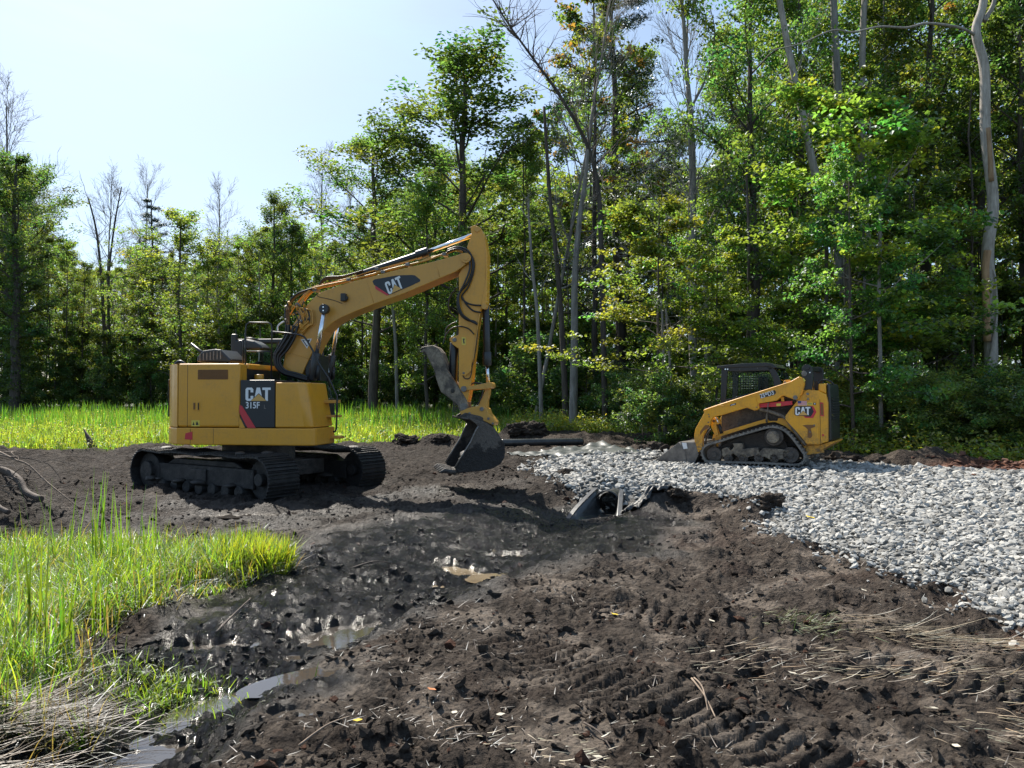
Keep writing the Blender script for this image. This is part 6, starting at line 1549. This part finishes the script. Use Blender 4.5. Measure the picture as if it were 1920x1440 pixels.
# --- the trees one can point at
hero = [
 ('ivy', 28, 285, 44, 'ivy clad tree with a thick dark trunk at the left edge', 1.0),
 ('bare0', 10, 180, 50, 'bare pale tree rising above the ivy clad one at the left edge', 1.0),
 ('bare1', 205, 338, 52, 'bare grey tree, leftmost of those over the left tree line', .95),
 ('pine0', 285, 362, 56, 'dark layered pine in the left tree line', .85),
 ('bare2', 275, 330, 60, 'bare tree top sticking out just above the left pine', .8),
 ('yellowish', 335, 398, 45, 'yellow green maple at the centre of the left woods', 1.25),
 ('bare3', 405, 350, 50, 'bare twisted tree behind the yellow green maple', .9),
 ('oak0', 515, 372, 48, 'dark oak left of the excavator boom', .95),
 ('bare0', 600, 305, 52, 'bare tree behind the boom, against the sky', 1.0),
 ('bare2', 655, 350, 54, 'thin bare tree right of the one behind the boom', .7),
 ('oak1', 700, 252, 42, 'leafy tree with a rounded pale green top left of the tall oak', 1.35),
 ('ragged_oak', 862, 122, 38, 'tall ragged oak standing against the sky in the centre', 1.9),
 ('yellowish', 800, 345, 36, 'yellow tinged maple behind the top of the stick', .9),
 ('slim2', 985, 215, 36, 'slender leafy tree right of the tall oak', .8),
 ('bare1', 1000, -60, 34, 'leaning bare tree with fine twigs against the sky', .6),
 ('autumn', 1120, -40, 35, 'tree with rusty orange leaves in its top', 1.0),
 ('pine1', 1168, -90, 37, 'big pine with a straight dark trunk', 1.05),
 ('bare3', 1300, -60, 29, 'forked bare tree between the pine and the right hand woods', .8),
 ('maple0', 1235, 352, 23.5, 'lime green understory maple left of the loader', .95),
 ('maple1', 1345, 420, 24, 'lower lime green maple just behind the loader cab', .8),
 ('maple2', 1585, 150, 23, 'tall yellow green maple with layered branches right of centre', .95),
 ('green_maple0', 1600, 300, 20.5, 'broad leaved green maple in front of the right hand woods', .75),
 ('green_maple1', 1720, 330, 22.5, 'green maple left of the pale dead trunk', .95),
 ('oak1', 1420, -60, 28, 'very tall dark oak left of the leaning pale trunks', .95),
 ('oak2', 1740, -120, 30, 'very tall dark oak behind the maples at right', 1.0),
 ('slim0', 1650, -100, 33, 'tall tree behind the yellow green layered maple', 1.2),
 ('oak0', 1925, -60, 26, 'dark oak at the right edge', .8),
]
for i, (k, px, yt, Y, lb_, wd) in enumerate(hero):
    plant_px(k, px, yt, Y, label=lb_, wide=wd, rot=i*1.3, tilt=(0, .22 if 'leaning bare' in lb_ else 0))
# --- pale trunks standing in front of the woods, each measured on its own
def trunk_thing(pts, Y, r0, r1, label, bark='greybark', twigs=0, name='dead_tree', branches=(), seed=1, base=True, cat='tree trunk'):
    P = [at_depth(px, py, Y) for px, py in pts]
    gz = ground_z(P[0].x, Y); P[0].z = gz-.1 if base else P[0].z
    o = empty(name, (P[0].x, Y, gz), 0, label, cat); off = Vector((P[0].x, Y, gz))
    rg = np.random.default_rng(seed); q = smooth_path([p-off for p in P], 6)
    m = MB(); m.tube(q, r0, 12, r1=r1)
    m.build('trunk', M_[bark], o)
    for bp in branches:
        BP = smooth_path([at_depth(px, py, Y-dy)-off for px, py, dy in bp[0]], 6); MB().tube(BP, bp[1], 7, r1=bp[2]).build('branch', M_[bark], o)
    if twigs:
        B = []
        for k in range(twigs):
            i = int(len(q)*(.35+.63*rg.random())); i = min(i, len(q)-2); az = rg.uniform(0, 6.28); el = rg.uniform(.4, 1.0)
            a, _ = limb(tuple(q[i]), (cos(az)*cos(el), sin(az)*cos(el), sin(el)), rg.uniform(.8, 2.6), .02, rg, 6, .14, .06); B.append((a, .022, .006))
            for j in range(4):
                b_, _ = limb(a[1+j], np.array(a[j+1])-np.array(a[j])+rg.normal(0, .25, 3), rg.uniform(.4, 1.0), .01, rg, 4, .15, .05); B.append((b_, .010, .004))
        link('twigs', branch_mesh('twigs', B, M_[bark]), o)['kind'] = 'stuff'
    return o
o = trunk_thing([(1853, 838), (1858, 700), (1856, 560), (1852, 470), (1862, 380), (1848, 250), (1846, 130), (1830, 60), (1843, 10), (1850, -60)], 23, .20, .105, 'thick pale dead trunk with peeled orange patches at right', 'palebark',
    branches=[([(1828, 66, 0), (1800, 52, .3), (1740, 44, .5), (1700, 52, .6), (1650, 50, .8), (1600, 60, .9), (1560, 57, 1.0), (1500, 82, 1.2), (1440, 95, 1.3)], .048, .012), ([(1852, 690, .1), (1868, 600, .25), (1866, 520, .22), (1858, 500, .1)], .05, .02), ([(1845, 40, 0), (1862, 10, 0), (1870, -30, 0)], .08, .05)], seed=4)
lx = at_depth(1853, 838, 23); 
q = [at_depth(px, py, 22.86)-o.location for px, py in ((1851, 640), (1849, 560), (1848, 500), (1852, 470))]; MB().tube(smooth_path(q, 5), .105, 10).build('peeled_wood', M_['peeled'], o)
q = [at_depth(px, py, 22.89)-o.location for px, py in ((1859, 340), (1855, 280), (1852, 240))]; MB().tube(smooth_path(q, 5), .075, 10).build('peeled_wood', M_['peeled'], o)
trunk_thing([(1840, 828), (1862, 850), (1890, 868)], 21.5, .12, .07, 'short broken log leaning at the foot of the pale dead trunk', 'palebark', name='log', cat='log')
trunk_thing([(1652, 850), (1651, 700), (1648, 560), (1650, 430), (1640, 330)], 20.5, .062, .03, 'straight thin trunk just right of the loader', 'greybark', 6, seed=5)
trunk_thing([(1785, 820), (1782, 700), (1780, 560), (1782, 440)], 27, .30, .22, 'thick rough brown trunk in the shade at right', 'bark', seed=6)
trunk_thing([(1530, 330), (1518, 280), (1500, 190), (1478, 90), (1458, -20)], 26, .13, .10, 'pale trunk leaning left, high in the right hand woods', 'palebark', 8, base=False, seed=7)
trunk_thing([(1574, 700), (1572, 500), (1575, 240), (1568, 120), (1562, -20)], 27, .16, .12, 'pale upright trunk right of the leaning one', 'greybark', 6, seed=8)
trunk_thing([(1612, 600), (1616, 160), (1622, -20)], 28, .13, .10, 'second upright trunk high among the right hand leaves', 'greybark', 5, seed=9)
trunk_thing([(1588, 740), (1590, 600), (1588, 480), (1590, 420)], 24, .14, .10, 'pale trunk showing between the maples at right', 'greybark', seed=10)
trunk_thing([(1552, 700), (1550, 560), (1548, 420)], 23, .06, .04, 'thin dark trunk behind the loader rear', 'bark', 3, seed=11)
trunk_thing([(1074, 792), (1077, 650), (1078, 520), (1086, 420), (1098, 330), (1112, 200)], 30, .17, .06, 'pale slender trunk in the middle of the woods', 'greybark', 8, seed=12)
trunk_thing([(1062, 800), (1055, 640), (1045, 500), (1032, 380), (1020, 200)], 32, .14, .06, 'grey trunk leaning left in the middle of the woods', 'bark', 8, seed=13)
trunk_thing([(1016, 760), (1008, 600), (998, 500), (990, 380)], 31, .09, .04, 'thin curved pale trunk right of the stick', 'greybark', 5, seed=14)
trunk_thing([(1135, 640), (1128, 500), (1122, 360), (1100, 270), (1050, 180), (1000, 110), (950, 40), (900, -40)], 30, .12, .02, 'long dead trunk leaning far to the left over the centre', 'bark', 60, seed=15)
trunk_thing([(1300, 640), (1300, 400), (1297, 240), (1288, 140), (1280, 20), (1270, -40)], 28, .13, .05, 'grey bare trunk above the lime green maple', 'greybark', 10, seed=16, branches=[([(1297, 200, 0), (1330, 130, .2), (1340, 60, .3), (1330, 10, .3)], .05, .012)])
trunk_thing([(1400, 640), (1404, 500), (1402, 380), (1398, 300)], 25, .06, .03, 'thin dark sapling trunk above the loader cab', 'bark', 5, seed=17)
trunk_thing([(1246, 770), (1243, 640), (1240, 560)], 23.5, .05, .03, 'thin pale stem left of the loader, nearer the cab', 'greybark', 3, seed=18)
trunk_thing([(1266, 775), (1256, 680), (1247, 560)], 24, .045, .03, 'thin pale leaning stem beside another left of the loader', 'greybark', 3, seed=19)
trunk_thing([(1328, 780), (1326, 640), (1322, 520)], 26, .12, .09, 'grey trunk behind the front of the loader cab', 'greybark', 3, seed=20)
trunk_thing([(745, 770), (742, 650), (735, 560)], 40, .10, .08, 'pale trunk under the boom', 'greybark', 3, seed=21)
trunk_thing([(200, 760), (196, 640), (190, 520), (180, 430), (165, 370)], 50, .13, .04, 'dark forked trunk in the left woods', 'bark', 8, seed=22)
trunk_thing([(215, 765), (205, 640), (204, 520), (215, 420), (228, 350)], 49, .11, .03, 'second dark trunk beside the forked one at left', 'bark', 8, seed=23)
# --- fill the woods
rs = random.Random(31)
def edge(px):
    return float(np.interp(px, [-400, 0, 300, 600, 900, 1000, 1200, 1400, 1600, 1800, 2000, 2400], [50, 46, 46, 45, 43.5, 40, 34.5, 28.5, 25, 23.5, 22, 18]))
def sky_y(px):
    return float(np.interp(px, [-400, 0, 90, 140, 220, 260, 300, 380, 430, 480, 560, 610, 650, 700, 760, 900, 980, 1040, 1100, 1200, 1250, 1330, 1380, 2600],
                               [250, 300, 340, 470, 470, 450, 440, 430, 450, 400, 395, 440, 400, 330, 330, 240, 250, 180, 90, 60, 250, 250, -60, -120]))
cnt = {}
def base_dark(k, d): return (k.startswith('shrub') and d < 3) or (k.startswith('sapling') and d < 1)
def fill(keys, rows, group, label, hcap, place=None, dmin=0):
    for d, sp in rows:
        px = -330+rs.random()*60
        while px < 2260:
            Y = edge(px)+d+rs.uniform(-.9, .9)*min(2.5, .5+d*.3); k = rs.choice(keys); x = (px-960)/FPX*Y; gz = ground_z(x, Y)
            Hs = (744-sky_y(px)-rs.uniform(0, 40))/FPX*Y+CAMZ-gz
            H = min(Hs, hcap[1]*rs.uniform(.85, 1.1)) if hcap else Hs
            reg = 'left of the excavator' if px < 450 else 'behind the excavator boom' if px < 900 else 'between excavator and loader' if px < 1300 else 'behind and right of the loader'
            thin_out = (hcap is None and d > 5 and rs.random() < .35) or (hcap is None and 1180 < px < 1400 and rs.random() < .5)
            if px > 1380 and base_dark(k, d): thin_out = True
            if H > 1.0 and not thin_out: plant(k, x, Y, H=H, label=label+' '+reg, group=group+' '+reg, wide=rs.uniform(.85, 1.15)*(1 if H > 7 or not hcap else 1.0))
            px += sp/Y*FPX*rs.uniform(.7, 1.3)
oakk = ['oak0', 'oak1', 'oak2', 'slim0', 'slim1', 'slim2', 'slim1', 'slim2', 'autumn']
fill(oakk, [(4, 4.2), (9, 4.5), (15, 5.0), (23, 6.0)], 'leafy trees of the woods', 'leafy tree, one of many in the woods', None)
fill(['pole0', 'pole1', 'pole2'], [(1.5, 2.4), (4.5, 2.0), (8, 2.0), (12, 2.2), (17, 2.4)], 'thin trunks of the woods', 'thin straight trunk with sparse leaves in the woods', (0, 13))
fill(['sapling0', 'sapling1', 'sapling2'], [(.8, 3.4), (3, 3.2), (6, 3.2), (10, 3.4)], 'saplings under the trees', 'leafy sapling in the shade of the woods', (0, 5.5))
fill(['shrub0', 'shrub1', 'shrub2'], [(-.3, 2.6), (2.0, 3.0), (5, 3.4)], 'shrubs along the foot of the woods', 'dark leafy shrub at the foot of the woods', (0, 2.6))
# bushes and weeds in front of the right hand woods
for i in range(120):
    px = rs.uniform(960, 2000); Y = edge(px)-rs.uniform(.8, 4.0); x = (px-960)/FPX*Y
    if poly_sd(np.array([x]), np.array([Y]), MEADOW)[0] < .5: continue
    plant('weedy%d' % rs.randint(0, 1), x, Y, H=rs.uniform(.8, 1.9), label='bushy green weed in front of the right hand woods', group='weeds in front of the woods', wide=1.2)
for i, (px, Y, H) in enumerate(((1250, 22.5, 1.9), (1205, 24, 1.6), (1290, 21.8, 1.5), (1165, 30, 2.0), (1100, 33, 2.8), (985, 36, 3.4), (1040, 35, 3.6), (1700, 20.5, 1.6), (1760, 20.2, 1.3), (1890, 19.3, 1.7), (1925, 18.6, 2.0), (1820, 19.5, 1.2), (900, 35, 2.2))):
    plant('shrub%d' % (i % 3), (px-960)/FPX*Y, Y, H=H, wide=1.15, label=['pale green bush left of the loader bucket, nearest it', 'pale green bush behind the earth lumps left of the loader', 'low bush right behind the loader bucket', 'dark bush in mid woods above the ribbed pipe', 'dark bush at the foot of the pale slender trunk', 'tall dark shrub right of the stick', 'tall dark shrub left of the pale slender trunk', 'low bush right of the thin trunk behind the loader', 'small bush near the rough brown trunk', 'bush right of the pale dead trunk', 'leafy bush at the right edge', 'low weeds left of the pale dead trunk', 'shrub behind the bucket'][i])
# the wood goes on behind as one mass
rng = np.random.default_rng(57)
n = 36000; a = np.radians(rng.uniform(-44, 44, n)); px = 960+np.tan(a)*FPX
E = np.interp(px, [-400, 0, 300, 600, 900, 1000, 1200, 1400, 1600, 1800, 2000, 2400], [50, 46, 46, 45, 43.5, 40, 34.5, 28.5, 25, 23.5, 22, 18])
Y = E+30+14*rng.random(n); x = np.tan(a)*Y
top_ = (744-np.interp(px, [-400, 0, 90, 140, 560, 650, 760, 900, 1040, 1250, 1330, 1400, 2600], [330, 380, 420, 520, 470, 470, 400, 330, 330, 330, 330, 150, 100]))/FPX*Y+1.6
z = .3+rng.random(n)**.8*(top_+1.0*vnoise(x/4, Y/9, 5))
me = leaf_mesh('distant_wood', np.stack([x, Y, z], -1), .6+.35*rng.random(n), cols((.09, .115, .04), n, rng, .3, .15), rng, M_['leaf'], .2, .8)
tag(link('distant_wood', me), 'deep green mass of the woods farther back', 'woods', kind='stuff')
